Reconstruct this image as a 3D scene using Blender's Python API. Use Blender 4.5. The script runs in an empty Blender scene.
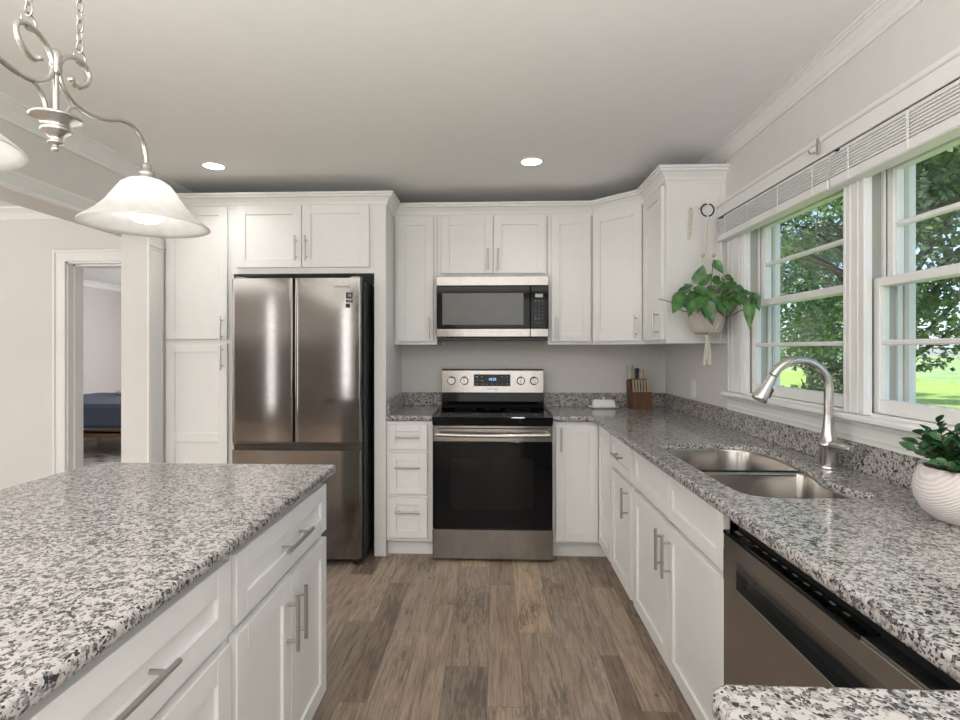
import bpy, bmesh, math, random
import numpy as np
from math import sin, cos, pi, radians
from mathutils import Vector, Matrix
SC = bpy.context.scene
COL = SC.collection
# ------------------------------------------------------------------ camera, sky, sun, added fill lamps, exposure
CAM_H, BACK, RIGHT, CEIL = 1.335, 4.08, 1.285, 2.44      # eye height, back wall y, right wall x, ceiling
cam = bpy.data.cameras.new('camera'); cam.sensor_width = 36; cam.lens = 20.25; cam.shift_x = 9.4 / 960; cam.shift_y = -10 / 960
cam.clip_start = .02; cam.clip_end = 500
camo = bpy.data.objects.new('camera', cam); COL.objects.link(camo)
camo.location = (0, 0, CAM_H); camo.rotation_euler = (pi / 2, 0, radians(2.38)); SC.camera = camo

wd = bpy.data.worlds.new('sky'); SC.world = wd; wd.use_nodes = True
wn = wd.node_tree; wbg = wn.nodes['Background']
sky = wn.nodes.new('ShaderNodeTexSky'); sky.sky_type = 'NISHITA'; sky.sun_disc = False
sky.sun_elevation = radians(52); sky.sun_rotation = radians(250); sky.air_density = .7; sky.dust_density = 1.2
wn.links.new(sky.outputs[0], wbg.inputs[0]); wbg.inputs[1].default_value = .26

def lamp(name, kind, loc, rot, energy, size=None, color=(1, 1, 1), **kw):
    l = bpy.data.lights.new(name, kind); l.energy = energy; l.color = color
    if kind == 'AREA':
        l.shape = 'RECTANGLE'; l.size, l.size_y = size
    for k, v in kw.items(): setattr(l, k, v)
    o = bpy.data.objects.new(name, l); COL.objects.link(o); o.location = loc; o.rotation_euler = rot
    return o
lamp('sun', 'SUN', (-20, -8, 30), (radians(40), 0, radians(-62)), 4.9, color=(1, .96, .88), angle=.01)
# added fill panels out of view; the walls there have no openings
lamp('rear_fill', 'AREA', (.15, -2.9, 1.25), (radians(90), 0, 0), 14, (1.7, 2.1), (.97, .985, 1))
lamp('fridge_streak_fill', 'AREA', (-2.16, -2.9, 1.25), (radians(90), 0, 0), 5.0, (.20, 2.0), (.97, .985, 1))  # added narrow panel, gives the fridge's right door its bright streak
lamp('fridge_streak_fill', 'AREA', (-4.2, -2.9, 1.25), (radians(90), 0, 0), 4.5, (.22, 2.0), (.97, .985, 1))  # same added panel for the streak on the left door
lamp('dining_fill', 'AREA', (-5.9, 1.6, 1.45), (radians(90), 0, radians(-90)), 20, (2.2, 1.5), (.98, .99, 1))  # added fill for the dining side
lamp('bedroom_fill', 'AREA', (-3.4, 9.9, 1.5), (radians(-90), 0, 0), 90, (1.4, 1.4), (.97, .98, 1))  # added fill that brightens the bedroom beyond the doorway
# added upward-facing fill panels out of view, brightening the ceiling; no such fittings
lamp('ceiling_fill_kitchen', 'AREA', (-.5, -1.35, 1.42), (radians(180), 0, 0), 118, (3.3, 3.0), (1, .985, .96))
lamp('ceiling_fill_living', 'AREA', (-4.2, -1.35, 1.42), (radians(180), 0, 0), 130, (3.2, 3.0), (1, .985, .96))
lamp('ceiling_fill_dining', 'AREA', (-4.4, 1.0, 1.42), (radians(180), 0, 0), 13, (2.6, 2.6), (1, .985, .96))
SC.view_settings.view_transform = 'Standard'; SC.view_settings.look = 'None'
SC.view_settings.exposure = 0.54; SC.view_settings.gamma = 1.0; SC.view_settings.use_curve_mapping = False

# ------------------------------------------------------------------ materials
class NT:
    def __init__(s, name):
        s.m = bpy.data.materials.new(name); s.m.use_nodes = True; s.t = s.m.node_tree
        s.p = s.t.nodes['Principled BSDF']; s.out = s.t.nodes['Material Output']
        s.co = s.t.nodes.new('ShaderNodeTexCoord').outputs['Object']
    def n(s, kind, **kw):
        nd = s.t.nodes.new('ShaderNode' + kind)
        for k, v in kw.items():
            if k.startswith('i_'):
                key = k[2:]
                key = int(key) if key.isdigit() else key
                s.set(nd.inputs[key], v)
            else: setattr(nd, k, v)
        return nd
    def set(s, inp, v):
        if hasattr(v, 'is_output') or isinstance(v, bpy.types.NodeSocket): s.t.links.new(v, inp)
        elif isinstance(v, bpy.types.Node): s.t.links.new(v.outputs[0], inp)
        else: inp.default_value = v
    def math(s, op, a, b=0.0):
        return s.n('Math', operation=op, i_0=a, i_1=b).outputs[0]
    def ramp(s, fac, stops, interp='LINEAR'):
        r = s.n('ValToRGB'); s.set(r.inputs[0], fac); cr = r.color_ramp; cr.interpolation = interp
        while len(cr.elements) < len(stops): cr.elements.new(.5)
        for e, (p, c) in zip(cr.elements, stops): e.position = p; e.color = (*c, 1) if len(c) == 3 else c
        return r.outputs[0]
    def noise(s, vec, scale, detail=2, rough=.5, **kw):
        return s.n('TexNoise', i_Vector=vec, i_Scale=scale, i_Detail=detail, i_Roughness=rough, **kw)
    def mapping(s, scale=(1, 1, 1), loc=(0, 0, 0), rot=(0, 0, 0)):
        return s.n('Mapping', i_Vector=s.co, i_Scale=scale, i_Location=loc, i_Rotation=rot).outputs[0]
    def mix(s, fac, a, b, mode='MIX'):
        m = s.n('Mix', data_type='RGBA', blend_type=mode)
        s.set(m.inputs[0], fac); s.set(m.inputs[6], a if not isinstance(a, tuple) else (*a, 1)); s.set(m.inputs[7], b if not isinstance(b, tuple) else (*b, 1))
        return m.outputs[2]
    def bump(s, h, strength=.2, dist=.002):
        s.t.links.new(s.n('Bump', i_Height=h, i_Strength=strength, i_Distance=dist).outputs[0], s.p.inputs['Normal'])
    def fin(s, **kw):
        for k, v in kw.items():
            v2 = (*v, 1) if isinstance(v, tuple) and len(v) == 3 else v
            s.set(s.p.inputs[k.replace('_', ' ')], v2)
        return s.m

def plain(name, c, rough=.5, metal=0., vary=.03, scale=14., bump=0., **kw):
    k = NT(name); nz = k.noise(k.co, scale, 3).outputs[0]
    lo = tuple(max(0, x * (1 - vary)) for x in c); hi = tuple(min(1, x * (1 + vary)) for x in c)
    col = k.ramp(nz, [(.3, lo), (.7, hi)])
    if bump: k.bump(k.noise(k.co, scale * 20, 2).outputs[0], bump)
    return k.fin(Base_Color=col, Roughness=rough, Metallic=metal, **kw)

def granite():
    k = NT('speckled_granite')
    d = k.noise(k.co, 90, 3).outputs['Color']
    v = k.n('VectorMath', operation='MULTIPLY_ADD', i_0=d, i_1=(.008, .008, .008), i_2=k.co).outputs[0]
    big = k.n('TexVoronoi', i_Vector=v, i_Scale=138.).outputs['Color']
    small = k.n('TexVoronoi', i_Vector=v, i_Scale=300.).outputs['Color']
    clump = k.noise(k.co, 34, 2).outputs[0]
    r1 = k.n('SeparateColor', i_0=big).outputs[0]; r2 = k.n('SeparateColor', i_0=small).outputs[1]
    f1 = k.math('ADD', k.math('MULTIPLY', r1, .72), k.math('MULTIPLY', clump, .5))
    base = k.ramp(f1, [(.0, (.035, .035, .038)), (.30, (.13, .127, .127)), (.42, (.25, .238, .236)), (.52, (.36, .338, .33)), (.65, (.48, .458, .44))], 'CONSTANT')
    f2 = k.math('ADD', k.math('MULTIPLY', r2, .8), k.math('MULTIPLY', clump, .4))
    dark = k.ramp(f2, [(.0, (1, 1, 1)), (.31, (0, 0, 0))], 'CONSTANT')
    col = k.mix(dark, base, (.04, .04, .044))
    pale = k.ramp(k.n('SeparateColor', i_0=small).outputs[2], [(0, (0, 0, 0)), (.86, (.6, .6, .6))], 'CONSTANT')
    col = k.mix(pale, col, (.50, .482, .465))
    return k.fin(Base_Color=col, Roughness=.12, Specular_IOR_Level=.5)

def planks():
    k = NT('weathered_plank_floor')
    sx = k.n('SeparateXYZ', i_0=k.co)
    wob = k.math('MULTIPLY', sx.outputs[0], 7.0)
    vor = k.n('TexVoronoi', voronoi_dimensions='1D', i_W=wob, i_Scale=1., i_Randomness=.92)
    edge = k.n('TexVoronoi', voronoi_dimensions='1D', feature='DISTANCE_TO_EDGE', i_W=wob, i_Scale=1., i_Randomness=.92).outputs[0]
    rs = k.n('SeparateColor', i_0=vor.outputs['Color'])
    yy = k.math('ADD', k.math('DIVIDE', sx.outputs[1], 1.05), k.math('MULTIPLY', rs.outputs[0], 17.3))
    bid = k.math('FLOOR', yy); fr = k.math('FRACT', yy)
    wn_ = k.n('TexWhiteNoise', noise_dimensions='2D', i_Vector=k.n('CombineXYZ', i_0=k.math('MULTIPLY', rs.outputs[1], 91.), i_1=bid).outputs[0])
    rc = k.n('SeparateColor', i_0=wn_.outputs['Color'])
    def grainvec(kx, ky): return k.n('CombineXYZ', i_0=k.math('MULTIPLY', sx.outputs[0], kx), i_1=k.math('MULTIPLY', sx.outputs[1], ky), i_2=k.math('MULTIPLY', rc.outputs[1], 9.)).outputs[0]
    g1 = k.noise(grainvec(1., .045), 130, 6, .7, i_Distortion=.5).outputs[0]
    g2 = k.noise(grainvec(1., .10), 17, 4, .6, i_Distortion=2.2).outputs[0]
    pal = k.ramp(rc.outputs[0], [(.0, (.150, .108, .082)), (.12, (.24, .178, .136)), (.34, (.36, .278, .216)), (.56, (.315, .246, .196)), (.74, (.40, .312, .240)), (.88, (.47, .355, .250)), (1., (.20, .165, .14))])
    gr = k.ramp(g1, [(.30, (.56, .55, .54)), (.48, (1.02, 1.02, 1.02)), (.70, (1.32, 1.31, 1.30))])
    col = k.mix(1., pal, gr, 'MULTIPLY')
    gr2 = k.ramp(g2, [(.32, (.66, .64, .63)), (.5, (1., 1., 1.)), (.72, (1.15, 1.15, 1.16))])
    col = k.mix(1., col, gr2, 'MULTIPLY')
    # weathered marks: clusters of dark split grain and worn whitish paint on a share of the boards
    ch = k.noise(grainvec(1., .16), 70, 6, .75).outputs[0]; zone = k.noise(k.n('CombineXYZ', i_0=sx.outputs[0], i_1=k.math('MULTIPLY', sx.outputs[1], .45), i_2=rc.outputs[2]).outputs[0], 5, 2).outputs[0]
    chip = k.math('MULTIPLY', k.math('GREATER_THAN', ch, k.math('SUBTRACT', .92, k.math('MULTIPLY', zone, .66))), k.math('GREATER_THAN', rc.outputs[2], .35))
    col = k.mix(k.math('MULTIPLY', chip, .55), col, (.10, .088, .078))
    chip2 = k.math('MULTIPLY', k.math('LESS_THAN', ch, k.math('SUBTRACT', .66, k.math('MULTIPLY', zone, .55))), k.math('GREATER_THAN', rc.outputs[2], .5))
    col = k.mix(k.math('MULTIPLY', chip2, .4), col, (.46, .42, .385))
    kn = k.n('TexVoronoi', i_Vector=k.n('CombineXYZ', i_0=sx.outputs[0], i_1=k.math('MULTIPLY', sx.outputs[1], .7), i_2=0.).outputs[0], i_Scale=4.2).outputs[0]
    col = k.mix(k.math('MULTIPLY', k.math('LESS_THAN', kn, .035), .6), col, (.07, .05, .04))
    seam = k.math('MAXIMUM', k.math('LESS_THAN', edge, .012), k.math('LESS_THAN', fr, .003))
    col = k.mix(k.math('MULTIPLY', seam, .42), col, (.07, .055, .045))
    k.bump(g1, .12, .001)
    return k.fin(Base_Color=col, Roughness=.42, Specular_IOR_Level=.35)

def steel(name, c, rough, aniso=.6, stretch=(1, 1, 1)):
    k = NT(name)
    nz = k.noise(k.mapping(scale=stretch), 30, 3).outputs[0]
    col = k.ramp(nz, [(.3, tuple(x * .95 for x in c)), (.7, tuple(min(1, x * 1.05) for x in c))])
    tg = k.n('Tangent', direction_type='RADIAL', axis='Z').outputs[0]
    return k.fin(Base_Color=col, Metallic=1., Roughness=rough, Anisotropic=aniso, Tangent=tg, Anisotropic_Rotation=.25)

def thin_glass():
    k = NT('window_glass'); tr = k.n('BsdfTransparent', i_0=(1, 1, 1, 1)); gl = k.n('BsdfGlossy', i_Roughness=.0)
    fac = k.math('MULTIPLY', k.n('Fresnel', i_IOR=1.35).outputs[0], .12)
    mx = k.n('MixShader', i_0=fac, i_1=tr.outputs[0], i_2=gl.outputs[0]); k.t.links.new(mx.outputs[0], k.out.inputs[0]); return k.m

def shade_glass():
    k = NT('frosted_shade_glass'); nz = k.noise(k.co, 30, 3).outputs[0]
    c = k.ramp(nz, [(.3, (.82, .82, .80)), (.7, (.9, .9, .88))])
    d = k.fin(Base_Color=c, Roughness=.35)
    tl = k.n('BsdfTranslucent', i_0=c); mx = k.n('MixShader', i_0=.42, i_1=k.p.outputs[0], i_2=tl.outputs[0])
    k.t.links.new(mx.outputs[0], k.out.inputs[0]); return k.m

def glow(name, c, s):
    k = NT(name); e = k.n('Emission', i_Color=(*c, 1), i_Strength=s); k.t.links.new(e.outputs[0], k.out.inputs[0]); return k.m

def leafy(name, a, b, rough=.35, trans=.0, scale=9., c2=None):
    k = NT(name); nz = k.noise(k.co, scale, 3, .6).outputs[0]
    stops = [(.32, a), (.68, b)] + ([(.78, c2)] if c2 else [])
    col = k.ramp(nz, stops); k.fin(Base_Color=col, Roughness=rough)
    if trans:
        tl = k.n('BsdfTranslucent', i_0=col); mx = k.n('MixShader', i_0=trans, i_1=k.p.outputs[0], i_2=tl.outputs[0])
        k.t.links.new(mx.outputs[0], k.out.inputs[0])
    return k.m

def grass_mat(name, a, b, c, sc):
    k = NT(name); n1 = k.noise(k.co, sc, 5, .7).outputs[0]; n2 = k.noise(k.co, .25, 2).outputs[0]
    col = k.ramp(n1, [(.3, a), (.5, b), (.72, c)]); col = k.mix(.35, col, k.ramp(n2, [(.35, a), (.65, c)]))
    return k.fin(Base_Color=col, Roughness=.9)

def wood(name, a, b, scale=(1, 1, .1), s=40):
    k = NT(name); nz = k.noise(k.mapping(scale=scale), s, 4, .6, i_Distortion=.8).outputs[0]
    return k.fin(Base_Color=k.ramp(nz, [(.3, a), (.7, b)]), Roughness=.45)

def woven(name, c):
    k = NT(name)
    w = k.n('TexWave', i_Vector=k.mapping(rot=(.0, .9, 0)), i_Scale=55., i_Distortion=1.5); w.bands_direction = 'Z'
    col = k.ramp(w.outputs[0], [(.2, tuple(x * .86 for x in c)), (.8, c)])
    k.bump(w.outputs[0], .6, .003); return k.fin(Base_Color=col, Roughness=.75)

def rug_mat():
    k = NT('grey_patterned_rug'); w = k.n('TexVoronoi', i_Vector=k.mapping(scale=(1, 2.6, 1)), i_Scale=5.); nz = k.noise(k.co, 14, 4).outputs[0]
    f = k.math('ADD', k.math('MULTIPLY', w.outputs[0], .8), k.math('MULTIPLY', nz, .4))
    return k.fin(Base_Color=k.ramp(f, [(.3, (.07, .065, .07)), (.5, (.32, .3, .29)), (.7, (.6, .58, .55))]), Roughness=.95)

M = dict(
    cab=plain('white_painted_cabinet', (.80, .80, .785), .38, vary=.012),
    trim=plain('white_trim_paint', (.80, .80, .785), .4, vary=.012),
    wall=plain('warm_grey_wall_paint', (.70, .685, .66), .75, vary=.012, bump=.05),
    dimwall=plain('darkened_unseen_wall', (.20, .18, .165), .8),  # unseen wall darkened to dim its reflection in steel and oven glass
    bedwall=plain('taupe_wall_paint', (.58, .55, .53), .8, vary=.015),
    ceil=plain('white_ceiling_paint', (.86, .86, .85), .9, vary=.01, bump=.05),
    granite=granite(), floor=planks(),
    steel=steel('brushed_stainless_steel', (.33, .312, .292), .17), fsteel=steel('fridge_stainless_steel', (.225, .212, .20), .10, .5),
    sink=steel('sink_stainless_steel', (.45, .425, .395), .22, .5),
    dsteel=steel('dark_stainless_steel', (.42, .408, .40), .26),
    nickel=plain('satin_nickel', (.60, .585, .56), .26, 1., vary=.04), pull=plain('brushed_nickel_pull', (.52, .515, .50), .30, 1., vary=.03),
    blackglass=plain('black_glass', (.005, .005, .006), .05, vary=.05, Specular_IOR_Level=.22), black=plain('black_plastic', (.012, .012, .013), .35, vary=.1),
    oven=plain('smoked_oven_window', (.010, .010, .010), .06, vary=.06, Specular_IOR_Level=.22), micro=plain('microwave_door_mesh', (.11, .11, .105), .25, vary=.04),
    fside=plain('dark_grey_fridge_side', (.03, .031, .033), .4, vary=.06), lcd=plain('grey_liquid_display', (.42, .43, .41), .3),
    key=plain('grey_key_print', (.22, .22, .22), .5), white=plain('white_ceramic', (.85, .85, .84), .12, vary=.01),
    plate=plain('white_plastic', (.82, .82, .80), .35, vary=.01), print=plain('white_print', (.8, .8, .8), .6), logo=plain('dark_grey_print', (.20, .20, .21), .5),
    glass=thin_glass(), shade=shade_glass(), bulb=glow('lit_bulb', (1, .97, .93), 7.), can=glow('lit_downlight', (1, .97, .92), 9.), blue=glow('blue_clock_display', (.25, .6, 1.), 1.6),
    pothos=leafy('pothos_leaf', (.024, .090, .028), (.13, .29, .085), .2, .12, 22., (.32, .48, .19)),
    jade=leafy('small_plant_leaf', (.018, .065, .022), (.055, .15, .05), .35, .1, 16.),
    stem=plain('green_brown_stem', (.12, .13, .05), .6), soil=plain('dark_potting_soil', (.03, .022, .016), .95, vary=.3, scale=60),
    pot=woven('ribbed_white_pot', (.80, .74, .72)), wpot=woven('woven_cream_pot', (.62, .56, .49)),
    cord=plain('cream_cotton_cord', (.74, .71, .64), .9, vary=.06, scale=80), bead=wood('pale_wood_bead', (.55, .36, .17), (.70, .50, .27)),
    ring=plain('dark_metal_ring', (.03, .03, .032), .4, .6), block=wood('brown_knife_block_wood', (.085, .034, .016), (.17, .072, .032)),
    khandle=wood('pale_knife_handle', (.45, .38, .28), (.60, .52, .40)), kblack=plain('black_knife_handle', (.015, .015, .016), .4),
    blanket=plain('blue_grey_blanket', (.095, .115, .165), .95, vary=.15, scale=30), linen=plain('white_bed_linen', (.8, .8, .8), .9),
    bedwood=wood('brown_bed_wood', (.13, .055, .026), (.24, .11, .05), (.1, 1, 1)), rug=rug_mat(),
    bark=wood('grey_brown_bark', (.04, .036, .03), (.09, .08, .065), (1, 1, .2), 12),
    leaf=leafy('tree_leaf', (.05, .105, .045), (.22, .33, .16), .35, .25, .9, (.42, .52, .32)),
    lawn=grass_mat('lawn_grass', (.21, .34, .05), (.29, .43, .08), (.40, .52, .13), 9.), field=grass_mat('crop_field', (.16, .29, .08), (.27, .41, .14), (.42, .54, .25), 1.6),
    alum=plain('aged_aluminium_channel', (.42, .41, .36), .45, .3), strike=plain('dark_bronze_strike', (.02, .018, .015), .4, .8),
    screen=plain('weathered_jamb_paint', (.60, .575, .50), .6, vary=.05), slat=plain('white_blind_slat', (.76, .76, .75), .45, vary=.02),
    sticker=plain('black_sticker', (.012, .012, .012), .5),
)

# ------------------------------------------------------------------ mesh kit
class MB:
    def __init__(s): s.v = []; s.f = []; s.sm = []
    def add(s, V, F, smooth=False):
        b = len(s.v); s.v += [tuple(x) for x in V]; s.f += [tuple(i + b for i in q) for q in F]; s.sm += [smooth] * len(F); return s
    def box(s, x0, x1, y0, y1, z0, z1, b=0.):
        lo = (min(x0, x1), min(y0, y1), min(z0, z1)); hi = (max(x0, x1), max(y0, y1), max(z0, z1))
        if b <= 0:
            V = [(hi[0] if i & 1 else lo[0], hi[1] if i & 2 else lo[1], hi[2] if i & 4 else lo[2]) for i in range(8)]
            return s.add(V, [(0, 2, 3, 1), (4, 5, 7, 6), (0, 1, 5, 4), (2, 6, 7, 3), (0, 4, 6, 2), (1, 3, 7, 5)])
        V = []; ix = {}
        for i in range(8):
            for a in range(3):
                p = []
                for c in range(3):
                    h = (i >> c) & 1; e = hi[c] if h else lo[c]
                    p.append(e if c == a else e - (b if h else -b))
                ix[i, a] = len(V); V.append(p)
        F = []
        for a in range(3):
            o1, o2 = (a + 1) % 3, (a + 2) % 3
            for h in (0, 1):
                F.append([ix[(h << a) | (p << o1) | (q << o2), a] for p, q in ((0, 0), (1, 0), (1, 1), (0, 1))])
            for p in (0, 1):
                for q in (0, 1):
                    c0 = (p << o1) | (q << o2); c1 = c0 | (1 << a)
                    F.append([ix[c0, o1], ix[c1, o1], ix[c1, o2], ix[c0, o2]])
        for i in range(8): F.append([ix[i, 0], ix[i, 1], ix[i, 2]])
        return s.add(V, F)
    def loft(s, rings, cap0=True, cap1=True, closed=True, smooth=True):
        n = len(rings[0]); V = [p for r in rings for p in r]; F = []
        for j in range(len(rings) - 1):
            for i in range(n if closed else n - 1):
                k = (i + 1) % n; F.append((j * n + i, j * n + k, (j + 1) * n + k, (j + 1) * n + i))
        s.add(V, F, smooth)
        if cap0: s.add(rings[0], [tuple(range(n))[::-1]])
        if cap1: s.add(rings[-1], [tuple(range(n))])
        return s
    def tube(s, pts, r, n=10, caps=True):
        P = [Vector(p) for p in pts]; R = r if isinstance(r, (list, tuple)) else [r] * len(P)
        t0 = (P[1] - P[0]).normalized(); u = t0.orthogonal().normalized(); rings = []
        for i, p in enumerate(P):
            t = (P[min(i + 1, len(P) - 1)] - P[max(i - 1, 0)]).normalized()
            u = (u - t * u.dot(t)).normalized(); w = t.cross(u)
            rings.append([p + (u * cos(2 * pi * a / n) + w * sin(2 * pi * a / n)) * R[i] for a in range(n)])
        return s.loft(rings, caps, caps)
    def lathe(s, prof, c=(0, 0, 0), n=32, cap=False):
        rings = [[(c[0] + r * cos(2 * pi * a / n), c[1] + r * sin(2 * pi * a / n), c[2] + z) for a in range(n)] for r, z in prof]
        return s.loft(rings, cap, cap)
    def prism(s, poly, z0, z1, smooth=False):
        return s.loft([[(x, y, z0) for x, y in poly], [(x, y, z1) for x, y in poly]], smooth=smooth)
    def extrude_x(s, poly, x0, x1, smooth=False):      # poly in (y,z)
        return s.loft([[(x0, y, z) for y, z in poly], [(x1, y, z) for y, z in poly]], smooth=smooth)
    def extrude_y(s, poly, y0, y1, smooth=False):      # poly in (x,z)
        return s.loft([[(x, y0, z) for x, z in poly], [(x, y1, z) for x, z in poly]], smooth=smooth)
    def ball(s, c, r, n=16, m=10, sz=1.):
        return s.lathe([(max(1e-4, r * sin(pi * j / m)), -r * sz * cos(pi * j / m)) for j in range(m + 1)], c, n)
    def torus(s, c, R, r, axis=(0, 0, 1), n=28, m=8, sx=1.):
        A = Vector(axis).normalized(); u = A.orthogonal().normalized()
        if abs(A.z) < .5: u = Vector((0, 0, 1))
        w = A.cross(u); pts = []
        rings = []
        for i in range(n + 1):
            a = 2 * pi * i / n; d = u * cos(a) * sx + w * sin(a); rr = (u * cos(a) + w * sin(a))
            rings.append([Vector(c) + d * R + (rr * cos(2 * pi * j / m) + A * sin(2 * pi * j / m)) * r for j in range(m)])
        return s.loft(rings, False, False)
    def sweep(s, path, prof):
        """moulding: prof = (outward, z) points swept along an open xy path, outward to the right of travel, mitred"""
        P = [Vector(p) for p in path]; rings = []
        for i, p in enumerate(P):
            d1 = (P[i] - P[i - 1]).normalized() if i else None; d2 = (P[i + 1] - P[i]).normalized() if i < len(P) - 1 else None
            d1 = d1 or d2; d2 = d2 or d1
            n1 = Vector((d1.y, -d1.x)); n2 = Vector((d2.y, -d2.x)); m = (n1 + n2).normalized(); k = 1 / max(.2, m.dot(n1))
            rings.append([(p.x + m.x * k * o, p.y + m.y * k * o, z) for o, z in prof])
        return s.loft(rings, smooth=False)
    def build(s, name, mat, parent=None, local=False, fix=True, origin=None):
        me = bpy.data.meshes.new(name); V = np.array(s.v, dtype=float)
        if parent is not None and not local: V = V - np.array(root_loc(parent))
        elif parent is None and origin is not None: V = V - np.array(origin)
        me.from_pydata(V.tolist(), [], s.f)
        me.polygons.foreach_set('use_smooth', s.sm)
        if fix:
            bm = bmesh.new(); bm.from_mesh(me); bmesh.ops.recalc_face_normals(bm, faces=bm.faces); bm.to_mesh(me); bm.free()
        me.materials.append(mat if not isinstance(mat, str) else M[mat]); me.update()
        o = bpy.data.objects.new(name, me); COL.objects.link(o)
        if parent is not None: o.parent = parent
        elif origin is not None: o.location = origin
        return o
def root_loc(o):
    while o.parent: o = o.parent
    return tuple(o.location)
def tag(o, label, cat, group=None, kind=None):
    o['label'] = label; o['category'] = cat
    if group: o['group'] = group
    if kind: o['kind'] = kind
    return o
def thing(name, label, cat, loc=(0, 0, 0), rotz=0., group=None):
    o = bpy.data.objects.new(name, None); o.empty_display_size = .05; COL.objects.link(o); o.location = loc; o.rotation_euler = (0, 0, rotz)
    return tag(o, label, cat, group)
def struct(name, mb, mat, label=None, cat=None):
    o = mb.build(name, mat); o['kind'] = 'structure'
    if label: o['label'] = label; o['category'] = cat or 'structure'
    return o
def catmull(pts, n=6, closed=False):
    P = [Vector(p) for p in pts]; out = []; L = len(P)
    for i in range(L if closed else L - 1):
        g = (lambda k: P[k % L]) if closed else (lambda k: P[min(max(k, 0), L - 1)])
        p0, p1, p2, p3 = g(i - 1), g(i), g(i + 1), g(i + 2)
        for j in range(n):
            t = j / n; out.append(.5 * ((2 * p1) + (p2 - p0) * t + (2 * p0 - 5 * p1 + 4 * p2 - p3) * t * t + (3 * p1 - p0 - 3 * p2 + p3) * t ** 3))
    if not closed: out.append(P[-1])
    return out
def text(s, size, loc, rot, mat, parent, name='lettering', depth=.0004, align='CENTER'):
    c = bpy.data.curves.new('t', 'FONT'); c.body = s; c.size = size; c.extrude = depth; c.align_x = align; c.align_y = 'CENTER'
    t = bpy.data.objects.new('t', c); COL.objects.link(t)
    me = bpy.data.meshes.new_from_object(t.evaluated_get(bpy.context.evaluated_depsgraph_get()))
    bpy.data.objects.remove(t); bpy.data.curves.remove(c)
    mtx = Matrix.Translation(Vector(loc) - Vector(root_loc(parent))) @ rot.to_4x4(); me.transform(mtx); me.materials.clear(); me.materials.append(M[mat])
    me.name = name; o = bpy.data.objects.new(name, me); COL.objects.link(o); o.parent = parent; return o
FRONT = Matrix.Rotation(pi / 2, 3, 'X')                                  # text facing the camera side (-y)
def rounded(poly, radii, n=6):
    """rounds corners of a closed xy polygon"""
    out = []; L = len(poly)
    for i, p in enumerate(poly):
        r = radii[i]
        if r <= 0: out.append(tuple(p)); continue
        p = Vector(p); a = (Vector(poly[i - 1]) - p).normalized(); b = (Vector(poly[(i + 1) % L]) - p).normalized()
        h = math.acos(max(-1, min(1, a.dot(b)))) / 2; d = r / math.tan(h); c = p + (a + b).normalized() * (r / sin(h))
        s0 = p + a * d - c; s1 = p + b * d - c; a0 = math.atan2(s0.y, s0.x); da = (math.atan2(s1.y, s1.x) - a0 + pi) % (2 * pi) - pi
        for j in range(n + 1): t = a0 + da * j / n; out.append((c.x + r * cos(t), c.y + r * sin(t)))
    return out
def inset(poly, d):
    """insets a counter-clockwise closed polygon by d"""
    P = [Vector(p) for p in poly]; L = len(P); out = []
    for i in range(L):
        a, b = (P[i] - P[i - 1]), (P[(i + 1) % L] - P[i])
        a = a.normalized() if a.length > 1e-7 else b.normalized(); b = b.normalized() if b.length > 1e-7 else a
        na = Vector((-a.y, a.x)); nb = Vector((-b.y, b.x)); m = (na + nb).normalized(); out.append(tuple(P[i] + m * (d / max(.3, m.dot(na)))))
    return out
def slab_mesh(outer, hole, z0, z1, e=.009):
    """worktop slab with eased edges; outer and hole counter-clockwise"""
    m = MB()
    prof = [(e * .7, z0), (.002, z0 + e * .35), (0, z0 + e), (0, z1 - e), (.0015, z1 - e * .45), (.0045, z1 - e * .13), (e, z1)]
    rings = [[(x, y, z) for x, y in inset(outer, d)] for d, z in prof]
    m.loft(rings, False, False)
    hr = []
    if hole:
        hp = [(.004, z0), (0, z0 + .004), (0, z1 - e), (-.003, z1 - e * .3), (-e, z1)]
        hr = [[(x, y, z) for x, y in inset(hole, d)] for d, z in hp]; m.loft(hr, False, False)
    for zi, ring, hring in ((0, rings[0], hr[0] if hr else None), (1, rings[-1], hr[-1] if hr else None)):
        bm = bmesh.new(); es = []
        for lp in (ring, hring):
            if not lp: continue
            vs = [bm.verts.new(p) for p in lp]; es += [bm.edges.new((vs[i], vs[(i + 1) % len(vs)])) for i in range(len(vs))]
        bmesh.ops.triangle_fill(bm, use_beauty=True, use_dissolve=False, edges=es, normal=(0, 0, 1 if zi else -1))
        bm.verts.index_update(); m.add([tuple(v.co) for v in bm.verts], [[v.index for v in f.verts] for f in bm.faces]); bm.free()
    return m
# ------------------------------------------------------------------ room shell
W, XR = BACK, RIGHT
m = MB().box(-6.1, XR + .15, -3.0, W, -.12, 0).box(-7.0, -1.4, W, 10.1, -.12, 0); struct('floor', m, 'floor')
m = MB().box(-6.1, XR + .15, -3.0, W + .12, CEIL, CEIL + .15).box(-7.0, -1.4, W + .12, 10.1, CEIL, CEIL + .15); struct('ceiling', m, 'ceil')
# back wall with the bedroom doorway
DX0, DX1, DZ = -3.33, -2.565, 2.03
m = MB().box(DX1, XR + .15, W, W + .13, 0, CEIL).box(-6.1, DX0, W, W + .13, 0, CEIL).box(DX0, DX1, W, W + .13, DZ, CEIL); struct('wall_back', m, 'wall')
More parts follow.
